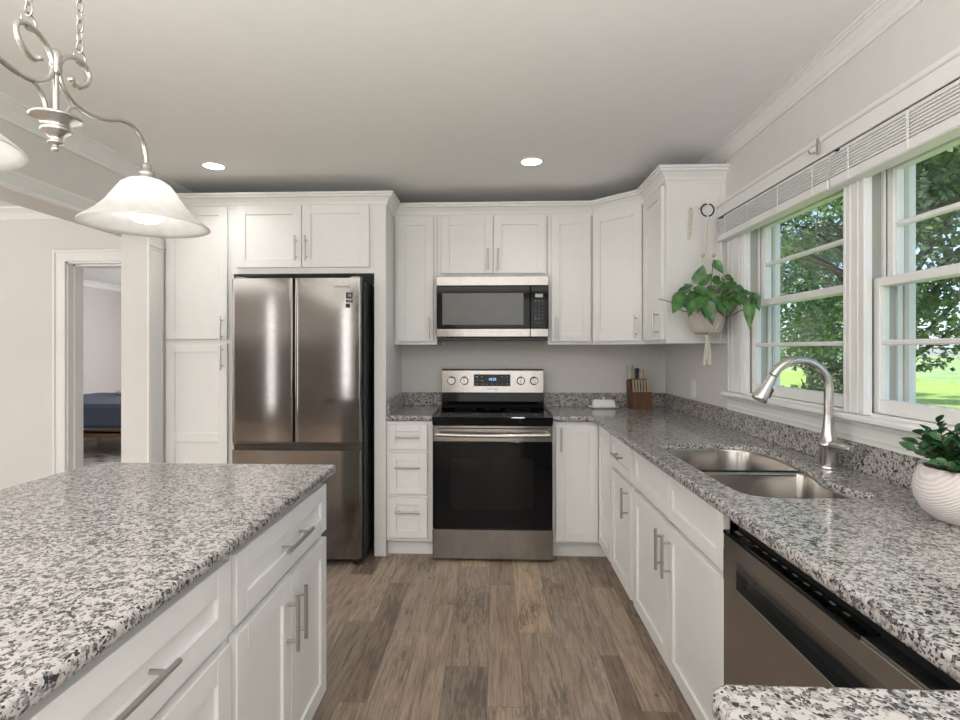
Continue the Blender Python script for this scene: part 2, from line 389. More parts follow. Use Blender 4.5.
# right wall with two window openings
SILL, HEAD = 1.112, 2.0
WIN = [(1.985, 2.80), (1.125, 1.931)]
m = MB().box(XR, XR + .15, -3.0, 1.125, 0, CEIL).box(XR, XR + .15, 2.80, W, 0, CEIL).box(XR, XR + .15, 1.125, 2.80, 0, SILL).box(XR, XR + .15, 1.125, 2.80, HEAD, CEIL).box(XR, XR + .15, 1.931, 1.985, SILL, HEAD)
struct('wall_right', m, 'wall')
struct('wall_front', MB().box(-6.1, XR + .15, -3.12, -3.0, 0, CEIL), 'dimwall')
struct('wall_left', MB().box(-6.22, -6.1, -3.0, W + .13, 0, CEIL), 'wall')
# stub wall and dropped header between kitchen and dining side
HX0, HX1, HZ, SY = -2.39, -2.17, 2.062, 3.30
struct('wall_stub', MB().box(-2.335, HX1, SY, W, 0, CEIL), 'wall')
struct('header_beam', MB().box(HX0, HX1, -3.0, SY, HZ, CEIL).box(HX0, -2.335, SY, W, HZ, CEIL), 'wall')
# bedroom shell
m = MB().box(-7.0, -6.5, W + .13, 10.1, 0, CEIL).box(-6.5, -1.4, 10.0, 10.1, 0, CEIL).box(-1.5, -1.4, W + .13, 10.0, 0, CEIL); struct('wall_bedroom', m, 'bedwall')
# crown mouldings
CP = [(0, CEIL - .062), (.010, CEIL - .062), (.010, CEIL - .050), (.018, CEIL - .046), (.030, CEIL - .030), (.052, CEIL - .014), (.060, CEIL - .012), (.060, CEIL - .006), (.072, CEIL - .004), (.072, CEIL), (0, CEIL)]
struct('trim_1', MB().sweep([(XR, W), (XR, -3.0)], CP), 'trim')
CB = [(0, CEIL - .085), (.010, CEIL - .085), (.012, CEIL - .070), (.030, CEIL - .040), (.058, CEIL - .016), (.068, CEIL - .013), (.072, CEIL), (0, CEIL)]
struct('trim_2', MB().sweep([(HX1, -3.0), (HX1, SY), (HX1, W)], CB), 'trim')
struct('trim_3', MB().sweep([(-6.1, W), (-2.335, W)], CB), 'trim')
HB = [(0, HZ - .004), (.016, HZ - .004), (.018, HZ + .008), (.010, HZ + .018), (.014, HZ + .024), (.030, HZ + .052), (.036, HZ + .058), (.036, HZ + .072), (.020, HZ + .078), (0, HZ + .078)]
struct('trim_4', MB().sweep([(HX1, -3.0), (HX1, SY - .004)], HB), 'trim')
struct('trim_5', MB().sweep([(-6.5, W + .13), (-6.5, 10.0), (-1.5, 10.0)], CB), 'trim')
# white pilaster board on the kitchen face of the stub wall, with a small cap moulding
m = MB().box(HX1, HX1 + .014, SY, 3.458, 0, HZ - .006).box(HX1 + .014, HX1 + .018, SY + .012, SY + .030, .12, 1.985).box(HX1 + .014, HX1 + .018, 3.428, 3.446, .12, 1.985)
m.box(HX1 + .014, HX1 + .024, SY - .004, 3.458, 1.99, 2.004, .002).box(HX1 + .014, HX1 + .020, SY - .002, 3.458, 1.972, 1.984, .001)
struct('trim_6', m, 'trim')
# baseboards
m = MB().box(-6.1, DX0 - .09, W - .016, W, 0, .12); struct('baseboard_back', m, 'trim')
m = MB().box(-6.1, -6.084, -3.0, W - .016, 0, .12); struct('baseboard_left', m, 'trim')
# doorway lining and casing
m = MB().box(DX0, DX0 + .02, W - .002, W + .135, 0, DZ).box(DX1 - .02, DX1, W - .002, W + .135, 0, DZ).box(DX0, DX1, W - .002, W + .135, DZ - .02, DZ)
m.box(DX0 + .02, DX0 + .034, W + .05, W + .135, 0, DZ - .02).box(DX0 + .02, DX1 - .02, W + .05, W + .135, DZ - .034, DZ - .02)
d = struct('door_1', m, 'trim')
m = MB()
for x0, x1 in ((DX0 - .095, DX0 + .006), (DX1 - .006, DX1 + .095)):
    s = 1 if x0 < DX0 else -1; a = x0 if s > 0 else x1
    m.box(x0, x1, W - .016, W, 0, DZ + .085, .002).box(a, a + s * .022, W - .024, W - .016, 0, DZ + .085, .003).box(a + s * .075, a + s * .101, W - .02, W - .016, 0, DZ - .004, .001)
m.box(DX0 - .095, DX1 + .095, W - .017, W, DZ - .006, DZ + .085, .002).box(DX0 - .095, DX1 + .095, W - .025, W - .016, DZ + .063, DZ + .085, .003).box(DX0, DX1, W - .021, W - .016, DZ - .006, DZ + .016, .001)
m.build('casing', 'trim', d)
o = MB().box(DX0 + .018, DX0 + .0225, W + .075, W + .11, 1.055, 1.125).build('strike_plate', 'strike', d); o['label'] = 'dark strike plate'

# ------------------------------------------------------------------ windows
JW = .150                                                               # jamb depth to the outside
def window(idx, y0, y1):
    m = MB(); X = XR - .006
    for ya, yb in ((y0, y0 + .016), (y1 - .016, y1)): m.box(X, XR + JW, ya, yb, SILL, HEAD)
    m.box(X, XR + JW, y0, y1, HEAD - .016, HEAD).box(X, XR + JW, y0, y1, SILL - .012, SILL + .008)
    w = struct(f'window_{idx}', m, 'trim')
    # stops and the parting bead, leaving the grey sash channels open above the lower sash
    c = MB()
    for ya, yb in ((y0 + .016, y0 + .030), (y1 - .030, y1 - .016)):
        c.box(X, X + .014, ya, yb, SILL + .008, HEAD - .016, .002).box(XR + .048, XR + .056, ya, yb, SILL + .008, HEAD - .016).box(XR + .096, XR + .112, ya, yb, SILL + .008, HEAD - .016).box(XR + .128, XR + JW + .004, ya, yb, SILL + .008, HEAD - .016)
    c.build('stop', 'trim', w)
    c = MB()
    for ya, yb in ((y0 + .016, y0 + .0185), (y1 - .0185, y1 - .016)): c.box(X + .014, XR + .048, ya, yb, SILL + .008, HEAD - .016).box(XR + .056, XR + .096, ya, yb, SILL + .008, HEAD - .016)
    o = c.build('sash_channel', 'alum', w); o['label'] = 'grey metal sash channel'
    c = MB()
    for ya, yb in ((y0 + .016, y0 + .036), (y1 - .036, y1 - .016)): c.box(XR + .114, XR + .127, ya, yb, SILL + .008, HEAD - .016)
    o = c.build('storm_frame', 'screen', w)
    def sash(name, x0, x1, z0, z1, zm, bot, top):
        s = MB(); a, b = y0 + .031, y1 - .031; st = .030
        s.box(x0, x1, a, a + st, z0, z1, .002).box(x0, x1, b - st, b, z0, z1, .002).box(x0, x1, a + st, b - st, z0, z0 + bot, .002).box(x0, x1, a + st, b - st, z1 - top, z1, .002)
        s.box(x0 + .006, x1 - .006, a + st, b - st, zm - .009, zm + .009, .004)
        for ya, yb in ((a + st, a + st + .006), (b - st - .006, b - st)): s.box(x0 + .006, x0 + .012, ya, yb, z0 + bot, z1 - top)
        f = s.build(name, 'trim', w)
        xm = (x0 + x1) / 2
        MB().box(xm - .002, xm + .002, a + st - .004, b - st + .004, z0 + bot - .004, z1 - top + .004).build('glass', 'glass', f)
    sash('lower_sash', XR + .012, XR + .046, SILL + .010, 1.578, 1.360, .046, .030)
    sash('upper_sash', XR + .058, XR + .094, 1.552, HEAD - .018, 1.757, .030, .040)
    return w
for i, (a, b) in enumerate(WIN): window(i + 1, a, b)
# casings, stool, apron and head board shared by the pair of windows
XC = XR - .022
m = MB()
def vcasing(ya, yb):
    m.box(XC, XR, ya, yb, SILL + .002, 2.065, .002)
vcasing(2.778, 2.958); vcasing(1.885, 1.996); vcasing(.965, 1.135)
for y0, w_ in ((2.945, .013), (2.899, .008), (2.818, .010), (2.785, .014), (1.984, .012), (1.885, .012), (1.958, .005), (1.918, .005)): m.box(XC - .006, XC, y0, y0 + w_, SILL + .002, 2.065, .002)
struct('trim_7', m, 'trim')
m = MB().box(XR - .060, XR + .010, .93, 2.970, SILL - .022, SILL, .006); struct('trim_8', m, 'trim')
m = MB().box(XR - .020, XR, .96, 2.975, 1.0, SILL - .022, .002).box(XR - .028, XR - .019, .96, 2.975, SILL - .040, SILL - .022, .003).box(XR - .024, XR - .019, .96, 2.975, 1.030, 1.042, .002); struct('trim_9', m, 'trim')
m = MB().box(XR - .045, XR, .91, 3.045, 2.062, 2.135, .002).box(XR - .055, XR, .90, 3.045, 2.120, 2.140, .004).box(XR - .050, XR, .91, 3.045, 2.062, 2.070, .002); struct('trim_10', m, 'trim')
# raised blinds, one in front of each window
def blind(y0, y1, label):
    b = thing('window_blind', label, 'blind', (XR - .05, y0, 1.95), group='raised blinds over the sink')
    MB().box(XR - .042, XR - .004, y0 + .01, y1 - .01, 2.036, 2.060, .002).build('head_rail', 'slat', b)
    s = MB(); n = 22
    for k in range(n):
        z = 1.958 + k * .0035; x = XR - .066 + .003 * ((k * 7) % 3 - 1)
        s.box(x, x + .050, y0 + .006, y1 - .006, z, z + .0031)
    s.build('slat_stack', 'slat', b)
    MB().box(XR - .072, XR - .012, y0, y1, 1.918, 1.955, .004).build('bottom_rail', 'slat', b)
    L = y1 - y0
    for f in (.1, .36, .64, .9):
        c = MB()
        y = y0 + L * f
        c.box(XR - .0735, XR - .071, y - .004, y + .004, 1.922, 2.036); c.box(XR - .079, XR - .0725, y - .009, y + .012, 1.955, 1.958).box(XR - .079, XR - .0725, y - .013, y + .009, 1.985, 1.987).box(XR - .078, XR - .0725, y - .007, y + .014, 2.010, 2.012)
        c.build('ladder_cord', 'plate', b)
blind(2.012, 2.975, 'white slatted blind raised above the window behind the faucet'); blind(.98, 2.003, 'white slatted blind raised above the nearer window on the right')
o = MB().box(XR - .060, XR - .055, 2.088, 2.103, 2.075, 2.135, .001).tube([(XR - .058, 2.096, 2.082), (XR - .085, 2.096, 2.078), (XR - .092, 2.096, 2.090)], .004, 8).build('curtain_bracket', 'nickel', origin=(XR - .06, 2.09, 2.08))
tag(o, 'small grey metal hook bracket on the window head board', 'bracket')

# ------------------------------------------------------------------ cabinets
def pull(parent, horiz, a, zc, L, y, label=None):
    """bar handle on a front whose face is at local y; a = x centre"""
    s = MB(); o = .032; h = L / 2; p = L * .33
    if horiz:
        s.tube([(a - h, y - o, zc), (a + h, y - o, zc)], .0058, 12)
        for q in (-p, p): s.tube([(a + q, y - o, zc), (a + q, y, zc)], .0048, 10)
    else:
        s.tube([(a, y - o, zc - h), (a, y - o, zc + h)], .0058, 12)
        for q in (-p, p): s.tube([(a, y - o, zc + q), (a, y, zc + q)], .0048, 10)
    return s.build('handle', 'pull', parent, local=True)
def shaker(parent, name, x0, x1, z0, z1, y=-.022, t=.021, rail=.057, mid=None, bot=None):
    s = MB(); b = .0016; rl = rail
    s.box(x0, x0 + rl, y, y + t, z0, z1, b).box(x1 - rl, x1, y, y + t, z0, z1, b)
    bt = bot or rl
    s.box(x0 + rl, x1 - rl, y, y + t, z0, z0 + bt, b).box(x0 + rl, x1 - rl, y, y + t, z1 - rl, z1, b)
    if mid: s.box(x0 + rl, x1 - rl, y, y + t, mid - .03, mid + .03, b)
    s.box(x0 + rl - .004, x1 - rl + .004, y + .009, y + t - .002, z0 + bt - .004, z1 - rl + .004)
    return s.build(name, 'cab', parent, local=True)
def cabinet(name, label, cat, loc, rotz, w, d, z0, z1, fronts, toe=.0, group=None, hollow=False):
    d -= .003; c = thing(name, label, cat, loc, rotz, group); s = MB(); zb = z0 + toe
    if hollow:
        s.box(0, .018, .0, d, zb, z1).box(w - .018, w, .0, d, zb, z1).box(0, w, 0, d, zb, zb + .018).box(0, w, d - .012, d, zb, z1)
        s.box(0, .04, 0, .02, zb, z1).box(w - .04, w, 0, .02, zb, z1).box(0, w, 0, .02, z1 - .03, z1).box(0, w, 0, .02, .662, .70).box(w / 2 - .03, w / 2 + .03, 0, .02, zb, z1)
    else: s.box(0, w, 0, d, zb, z1, .001)
    s.build('carcass', 'cab', c, local=True)
    if toe: MB().box(0, w, .052, d, z0, zb).build('toe_kick', 'cab', c, local=True)
    for f in fronts:
        kind, x0, x1, fz0, fz1, hd = f[:6]; kw = f[6] if len(f) > 6 else {}
        o = shaker(c, kind, x0, x1, fz0, fz1, **kw)
        if hd: pull(o, hd[0] == 'h', hd[1], hd[2], hd[3], -.022)
    return c
FY = 3.47                                                               # face frame of the back run
# --- tall cabinets around the fridge
PX0, PX1, AX0, AX1 = -2.170, -1.712, -1.712, -.692
cabinet('pantry_cabinet', 'tall white pantry cabinet left of the refrigerator', 'cabinet', (PX0 + .001, 3.465, 0), 0, PX1 - PX0 - .001, W - 3.465, 0, 2.286,
        [('door', .033, .440, 1.405, 2.268, ('v', .408, 1.475, .16)), ('door', .033, .440, .125, 1.378, ('v', .412, 1.285, .16), {'mid': .765})], toe=.10)
cabinet('fridge_top_cabinet', 'white two door cabinet above the refrigerator', 'cabinet', (AX0, 3.465, 0), 0, .944, W - 3.465, 1.832, 2.286,
        [('door', .046, .472, 1.870, 2.272, ('v', .441, 1.99, .16)), ('door', .477, .914, 1.870, 2.272, ('v', .508, 1.99, .16))])
p = thing('fridge_end_panel', 'tall white end panel between refrigerator and drawer base', 'panel', (-.73, 3.465, 0))
MB().box(-.768, -.692, 3.465, 3.485, 0, 2.286, .001).build('front_stile', 'cab', p); MB().box(-.712, -.692, 3.485, W, 0, 2.286).box(-.768, -.748, 3.485, W, 0, 1.832).build('side_panel', 'cab', p)
MB().box(PX1 + .0005, PX1 + .017, 3.465, W - .002, 0, 1.832, .001).build('alcove_side', 'cab', thing('fridge_side_panel', 'narrow white panel between pantry cabinet and refrigerator', 'panel', (PX1, 3.465, 0)))
# --- wall cabinets
UY = 3.75; UB, UT = 1.372, 2.278
cabinet('wall_cabinet', 'narrow white wall cabinet left of the microwave', 'cabinet', (-.689, UY, 0), 0, .300, W - UY, UB, UT, [('door', .022, .274, 1.394, 2.256, ('v', .247, 1.487, .15))], group='wall cabinets')
cabinet('wall_cabinet', 'short white two door wall cabinet above the microwave', 'cabinet', (-.387, UY, 0), 0, .762, W - UY, 1.842, UT,
        [('door', .028, .386, 1.864, 2.256, ('v', .353, 1.958, .15)), ('door', .391, .748, 1.864, 2.256, ('v', .424, 1.958, .15))], group='wall cabinets')
cabinet('wall_cabinet', 'narrow white wall cabinet right of the microwave', 'cabinet', (.377, UY, 0), 0, .309, W - UY, UB, UT, [('door', .024, .292, 1.394, 2.256, ('v', .056, 1.487, .15))], group='wall cabinets')
c = thing('corner_wall_cabinet', 'white diagonal wall cabinet across the back right corner', 'cabinet', (.688, UY, 0), radians(-45), 'wall cabinets')
dl = math.hypot(.965 - .688, UY - 3.473)
R45 = Matrix.Rotation(radians(45), 2)
poly = [tuple(R45 @ Vector((x - .688, y - UY))) for x, y in ((.688, UY), (.965, 3.473), (XR - .002, 3.473), (XR - .002, W - .002), (.688, W - .002))]
MB().prism(poly, UB, UT).build('carcass', 'cab', c, local=True)
o = shaker(c, 'door', .012, dl - .012, 1.394, 2.256); pull(o, False, dl - .045, 1.487, .15, -.022)
cabinet('wall_cabinet', 'white wall cabinet on the right wall with plant hanging from its end', 'cabinet', (.965, 3.472, 0), radians(-90), .422, XR - .965, UB, UT, [('door', .030, .396, 1.394, 2.256, ('v', .350, 1.487, .15))], group='wall cabinets')
# thin corner batten on the end panel's wall edge
struct('trim_11', MB().box(XR - .026, XR, 3.036, 3.050, UB, UT - .02, .001), 'cab')
# crown along the cabinets
z = 2.260
KP = [(-.02, z), (.004, z), (.004, z + .012), (.010, z + .018), (.016, z + .034), (.034, z + .056), (.048, z + .062), (.048, z + .072), (.058, z + .076), (.058, z + .088), (-.02, z + .088)]
path = [(PX0 + .016, 3.465), (-.692, 3.465), (-.692, UY), (.688, UY), (.965, 3.473), (.965, 3.050), (XR, 3.050)]
struct('trim_12', MB().sweep(path, KP), 'cab')
# --- base cabinets
BZ = .876
cabinet('drawer_base_cabinet', 'white three drawer base cabinet left of the range', 'cabinet', (-.689, FY, 0), 0, .300, W - FY, 0, BZ,
        [('drawer', .018, .266, .695, .856, ('h', .142, .778, .16), {'rail': .045}), ('drawer', .018, .266, .408, .675, ('h', .142, .585, .16), {'rail': .05}), ('drawer', .018, .266, .128, .388, ('h', .142, .300, .16), {'rail': .05})], toe=.10)
c = thing('corner_base_cabinet', 'white L shaped corner base cabinet right of the range', 'cabinet', (.379, FY, 0))
MB().prism([(.379, FY), (.690, FY), (.690, 3.104), (XR - .002, 3.104), (XR - .002, W - .002), (.379, W - .002)], .10, BZ).build('carcass', 'cab', c)
MB().prism([(.379, FY + .052), (.742, FY + .052), (.742, 3.104), (XR - .002, 3.104), (XR - .002, W - .002), (.379, W - .002)], 0, .10).build('toe_kick', 'cab', c)
o = shaker(c, 'door', .398 - .379, .664 - .379, .118, .860); pull(o, False, .430 - .379, .768, .15, -.022)
o = shaker(c, 'door', 0, .318, .118, .860); o.rotation_euler = (0, 0, radians(-90)); o.location = (.690 - .379, 3.445 - FY, 0)
def right_run(name, label, y0, y1, fronts, **kw):
    return cabinet(name, label, 'cabinet', (.690, y0, 0), radians(-90), y0 - y1, XR - .690, 0, BZ, fronts, toe=.10, **kw)
right_run('drawer_base_cabinet', 'white base cabinet with one drawer over one door beside the corner', 3.103, 2.631, [('drawer', .015, .447, .690, .862, ('h', .230, .776, .16), {'rail': .045}), ('door', .015, .447, .118, .668, ('v', .395, .575, .15))])
SL = 2.630 - 1.585
right_run('sink_base_cabinet', 'white sink base cabinet with two false fronts under the sink', 2.630, 1.585,
          [('false_front', .028, .527, .690, .862, None, {'rail': .05}), ('false_front', .531, SL - .014, .690, .862, None, {'rail': .05}),
           ('door', .028, .527, .118, .668, ('v', .487, .555, .16)), ('door', .531, SL - .014, .118, .668, ('v', .567, .555, .16))], hollow=True)
c = thing('peninsula_cabinet', 'white base cabinet under the peninsula counter at the bottom right', 'cabinet', (.32, .09, 0))
MB().box(.32, XR, .09, .64, .10, BZ).build('carcass', 'cab', c); MB().box(.36, XR, .15, .60, 0, .10).build('toe_kick', 'cab', c)
# --- island
IX = -.618
def island(label, y0, y1, fronts): return cabinet('island_cabinet', label, 'cabinet', (IX, y0, 0), radians(90), y1 - y0, .62, 0, .868, fronts, toe=.11, group='island cabinets')
island('white island cabinet at the far end, one drawer over two doors', 1.222, 1.920,
       [('drawer', .013, .688, .693, .858, ('h', .350, .776, .205), {'rail': .055}), ('door', .013, .350, .118, .668, ('v', .318, .545, .16)), ('door', .354, .688, .118, .668, ('v', .386, .545, .16))])
island('white island cabinet nearest the camera with wide drawers', .475, 1.221,
       [('drawer', .016, .732, .693, .858, ('h', .372, .776, .205), {'rail': .06}), ('drawer', .016, .732, .410, .668, ('h', .372, .545, .205), {'rail': .06}), ('drawer', .016, .732, .118, .390, ('h', .372, .26, .205), {'rail': .06})])
poly = rounded([(-1.49, .30), (-.576, .30), (-.576, 1.97), (-1.49, 1.97)], [.03, .03, .018, .09], 8)
o = slab_mesh(poly, None, .884, .914).build('island_worktop', 'granite', origin=(-1.03, 1.15, .884)); tag(o, 'speckled granite island worktop with rounded far left corner', 'worktop')
o = MB().box(-1.40, -.612, .42, 1.93, .868, .884).build('support_panel', 'cab', o, origin=None); 
# ------------------------------------------------------------------ worktops
def granite_part(mb, name, parent): return mb.build(name, 'granite', parent)
SH = [(x, y + .0416 * x) for x, y in [(.765, 2.40), (.90, 2.415), (1.02, 2.415), (1.115, 2.375), (1.148, 2.26), (1.145, 2.09), (1.126, 1.96), (1.10, 1.86), (1.074, 1.77), (1.070, 1.69), (1.085, 1.62), (1.106, 1.578), (1.095, 1.548), (1.03, 1.540), (.93, 1.542), (.82, 1.545), (.752, 1.575), (.732, 1.66), (.731, 1.95), (.731, 2.20), (.736, 2.355)]]
hole = [tuple(p)[:2] for p in catmull([(x, y, 0) for x, y in SH], 5, True)][::-1]
outer = rounded([(.380, 3.445), (.630, 3.445), (.630, .699), (.268, .699), (.280, .05), (XR - .001, .05), (XR - .001, W - .001), (.380, W - .001)], [.003, .012, .012, .03, .03, .002, .002, .002], 6)
def ccw(p): return p if sum(p[i - 1][0] * p[i][1] - p[i][0] * p[i - 1][1] for i in range(len(p))) > 0 else p[::-1]
wt = slab_mesh(ccw(outer), ccw(hole), .880, .914).build('kitchen_worktop', 'granite', origin=(.95, 2.0, .88)); tag(wt, 'L shaped speckled granite worktop around the sink with peninsula end', 'worktop')
MB().box(.382, XR - .021, W - .022, W - .001, .914, 1.016, .0025).box(XR - .021, XR - .001, .06, W - .001, .914, 1.016, .0025).build('backsplash', 'granite', wt)
lw = slab_mesh(ccw(rounded([(-.712, 3.445), (-.390, 3.445), (-.390, W), (-.710, W)], [.004, .004, .002, .002])), None, .880, .914)
lw = MB().box(0, 0, 0, 0, 0, 0) if False else lw
lwo = slab_mesh(ccw(rounded([(-.690, 3.445), (-.389, 3.445), (-.389, W), (-.690, W)], [.004, .004, .002, .002])), None, .880, .914).build('side_worktop', 'granite', origin=(-.54, 3.8, .88))
tag(lwo, 'small speckled granite worktop between end panel and range', 'worktop')
MB().box(-.668, -.389, W - .022, W, .914, 1.016, .0025).box(-.690, -.668, 3.46, W, .914, 1.016, .0025).build('backsplash', 'granite', lwo)

# ------------------------------------------------------------------ sink and faucet
sk = thing('double_sink', 'undermounted stainless steel double bowl sink', 'sink', (.94, 1.97, .70))
HI = inset(ccw(hole), .0025)
def half(keep, yd):
    """the part of the cut-out on one side of the divider line y = yd, its two divider corners rounded"""
    L = len(HI); st = next(i for i in range(L) if keep(HI[i]) and not keep(HI[i - 1])); P = []
    for k in range(L):
        p = HI[(st + k) % L]
        if not keep(p): break
        P.append(tuple(p))
    P = [(P[0][0], yd)] + P[2:-2] + [(P[-1][0], yd)]
    return rounded(P, [.028] + [0] * (len(P) - 2) + [.028], 6)
for keep, yd, zb in ((lambda p: p[1] > 2.018, 2.018, .675), (lambda p: p[1] < 1.985, 1.985, .70)):
    p_ = ccw(half(keep, yd)); n_ = len(p_); cx = sum(x for x, y in p_) / n_; cy = sum(y for x, y in p_) / n_; rings = []
    for d, z in ((.0, .894), (.002, .893), (.004, .886), (.006, zb + .07), (.014, zb + .035), (.03, zb + .012), (.06, zb), (.12, zb - .002)):
        rings.append([(x + (cx - x) * d / .2, y + (cy - y) * d / .2, z) for x, y in p_])
    o = MB().loft(rings, False, True).build('bowl', 'sink', sk)
    MB().lathe([(.001, 0), (.03, 0), (.042, .003), (.044, .001)], (cx, cy, zb), 24).build('drain', 'nickel', o)
MB().box(.742, 1.125, 1.979, 2.024, .880, .890, .003).build('divider', 'sink', sk)

fx, fy = 1.195, 1.975
fc = thing('kitchen_faucet', 'tall brushed nickel gooseneck pull down faucet behind the sink', 'faucet', (fx, fy, .914))
MB().lathe([(.0, 0), (.031, 0), (.032, .003), (.030, .006), (.0305, .012), (.0305, .074), (.034, .078), (.034, .090), (.029, .096), (.024, .118), (.0185, .150), (.0165, .175), (.0155, .19)], (fx, fy, .914), 28).build('body', 'nickel', fc)
zc, R = 1.196, .103
pts = [(fx, fy, 1.09), (fx, fy, 1.15)] + [(fx - R + R * cos(a), fy, zc + R * sin(a)) for a in [radians(t) for t in range(0, 157, 8)]]
MB().tube(pts, .0155, 18).build('spout', 'nickel', fc)
a = radians(156); e = Vector((fx - R + R * cos(a), fy, zc + R * sin(a))); dr = Vector((-.50, 0, -.87)).normalized()
o = MB().tube([e - dr * .002, e + dr * .004, e + dr * .010, e + dr * .045, e + dr * .085, e + dr * .094, e + dr * .096], [.0150, .0162, .0162, .0200, .0262, .0262, .022], 22).build('spray_head', 'nickel', fc)
q = e + dr * .035; nrm = Vector((.87, 0, -.50))
MB().tube([q + nrm * .017, q + nrm * .022 + dr * .004, q + nrm * .024 + dr * .034, q + nrm * .020 + dr * .038], [.004, .0065, .0065, .004], 10).build('spray_button', 'black', o)
MB().tube([(fx, fy, .995), (fx, fy - .045, .996), (fx, fy - .075, .998), (fx, fy - .12, 1.003), (fx, fy - .125, 1.003)], [.021, .021, .019, .0135, .010], 18).build('lever_handle', 'nickel', fc)

# ------------------------------------------------------------------ refrigerator
FX0, FX1, FY0 = -1.630, -.812, 3.292
fr = thing('refrigerator', 'stainless steel french door refrigerator with bottom freezer', 'refrigerator', ((FX0 + FX1) / 2, FY0, 0))
MB().box(FX0 + .008, FX1 + .008, FY0 + .075, W - .04, .04, 1.765, .004).build('case', 'fside', fr)
def fdoor(x0, x1, z0, z1, name, mat='fsteel', bulge=.009):
    n = 18; poly = []; r = .014; d = .062; ca, cb = FX0, FX1
    xs = [x0 + r * (1 - cos(t)) for t in np.linspace(0, pi / 2, 6)] + list(np.linspace(x0 + r, x1 - r, n))[1:-1] + [x1 - r * (1 - cos(t)) for t in np.linspace(pi / 2, 0, 6)]
    for x in xs:
        u = (2 * x - ca - cb) / (cb - ca); y = FY0 + bulge * u * u
        e = min(x - x0, x1 - x); y += r - math.sqrt(max(0, r * r - (r - min(e, r)) ** 2)); poly.append((x, y))
    poly += [(x1, FY0 + d), (x0, FY0 + d)]
    s = MB(); s.loft([[(x, y, z0) for x, y in poly[:-2]], [(x, y, z1) for x, y in poly[:-2]]], False, False, False)
    s.add([(x, y, z0) for x, y in poly], [tuple(range(len(poly)))]); s.add([(x, y, z1) for x, y in poly], [tuple(range(len(poly)))])
    for i in (-3, -2, -1):
        a, b = poly[i], poly[i + 1]
        s.add([(*a, z0), (*b, z0), (*b, z1), (*a, z1)], [(0, 1, 2, 3)])
    return s.build(name, mat, fr)
xm = (FX0 + FX1) / 2 - .012
dl_ = fdoor(FX0, xm - .003, .766, 1.780, 'door'); dr_ = fdoor(xm + .003, FX1, .766, 1.780, 'door')
fz = fdoor(FX0, FX1, .045, .712, 'freezer_drawer')
o = MB().extrude_x([(FY0 + .012, .763), (FY0 + .062, .763), (FY0 + .062, .712), (FY0 + .040, .712), (FY0 + .030, .735)], FX0 + .004, FX1 - .004).build('handle_recess', 'dsteel', fr)
MB().box(FX0 + .02, FX1 - .01, FY0 + .05, FY0 + .08, .012, .043).build('kick_grille', 'black', fr)
for x in (FX0 + .05, FX1 - .04):
    MB().lathe([(.018, 0), (.020, .004), (.016, .02), (.012, .05)], (x, FY0 + .06, 0), 14, True).build('foot', 'black', fr)
    MB().box(x - .03, x + .03, FY0 + .02, FY0 + .11, 1.78, 1.792, .004).build('hinge_cover', 'dsteel', fr)
text('SAMSUNG', .021, (FX1 - .120, FY0 + .0035, 1.725), FRONT, 'logo', dr_)
st = MB().box(FX1 - .094, FX1 - .054, FY0 + .0035, FY0 + .006, 1.652, 1.690).box(FX1 - .094, FX1 - .054, FY0 + .0035, FY0 + .006, 1.628, 1.646).build('sticker', 'sticker', dr_)
text('10', .026, (FX1 - .074, FY0 + .0030, 1.671), FRONT, 'print', dr_); text('YEAR', .011, (FX1 - .074, FY0 + .0030, 1.637), FRONT, 'print', dr_)
MB().box(FX1 - .096, FX1 - .070, FY0 + .0035, FY0 + .006, 1.596, 1.622).build('sticker', 'sticker', dr_)

# ------------------------------------------------------------------ range
RX0, RX1, RY = -.382, .374, 3.398
rg = thing('kitchen_range', 'freestanding stainless electric range with black glass oven door', 'range', ((RX0 + RX1) / 2, RY, 0))
MB().box(RX0 + .004, RX1 - .004, RY + .03, W - .03, .03, .885, .002).build('case', 'black', rg)
MB().box(RX0, RX1, RY - .012, W - .10, .862, .913, .004).build('cooktop', 'blackglass', rg)
s = MB()
for x, y, r in ((-.19, 3.58, .095), (.18, 3.57, .115), (-.19, 3.83, .075), (.18, 3.83, .085), (0, 3.86, .05)):
    s.lathe([(r, 0), (r, .0006), (r - .003, .0006), (r - .003, 0)], (x - .005, y, .913), 40)
s.build('burner_ring', 'fside', rg)
s = MB().box(RX0 + .002, RX1 - .002, RY, RY + .045, .757, .860, .003); dd = s.build('oven_door', 'steel', rg)
MB().box(RX0 + .002, RX1 - .002, RY - .002, RY + .045, .210, .758, .003).build('door_glass', 'blackglass', dd)
MB().box(RX0 + .12, RX1 - .12, RY - .0024, RY, .33, .65).build('window', 'oven', dd)
pts = [(x, RY - .045 - .010 * (1 - (2 * (x - RX0) / (RX1 - RX0) - 1) ** 2), .803 + .006 * (2 * (x - RX0) / (RX1 - RX0) - 1) ** 2) for x in np.linspace(RX0 + .022, RX1 - .022, 17)]
hd = MB(); hd.tube(pts, .0125, 14)
for x in (RX0 + .035, RX1 - .035): hd.tube([(x, RY - .046, .807), (x, RY, .811)], .010, 12)
hd.build('door_handle', 'nickel', dd)
MB().box(RX0 + .03, RX1 - .03, RY - .001, RY + .01, .838, .844).build('vent_slot', 'black', dd)
MB().box(RX0, RX1, RY, RY + .05, .018, .203, .003).build('storage_drawer', 'steel', rg)
for x in (RX0 + .06, RX1 - .06): MB().lathe([(.02, 0), (.02, .03)], (x, RY + .08, 0), 12, True).build('foot', 'black', rg)
BG = W - .092
bgp = MB().extrude_x([(BG, 1.022), (BG + .012, 1.182), (BG + .02, 1.188), (W - .025, 1.188), (W - .025, .90), (BG + .03, .90), (BG + .03, 1.0)], RX0 + .004, RX1 - .004).build('control_panel', 'steel', rg)
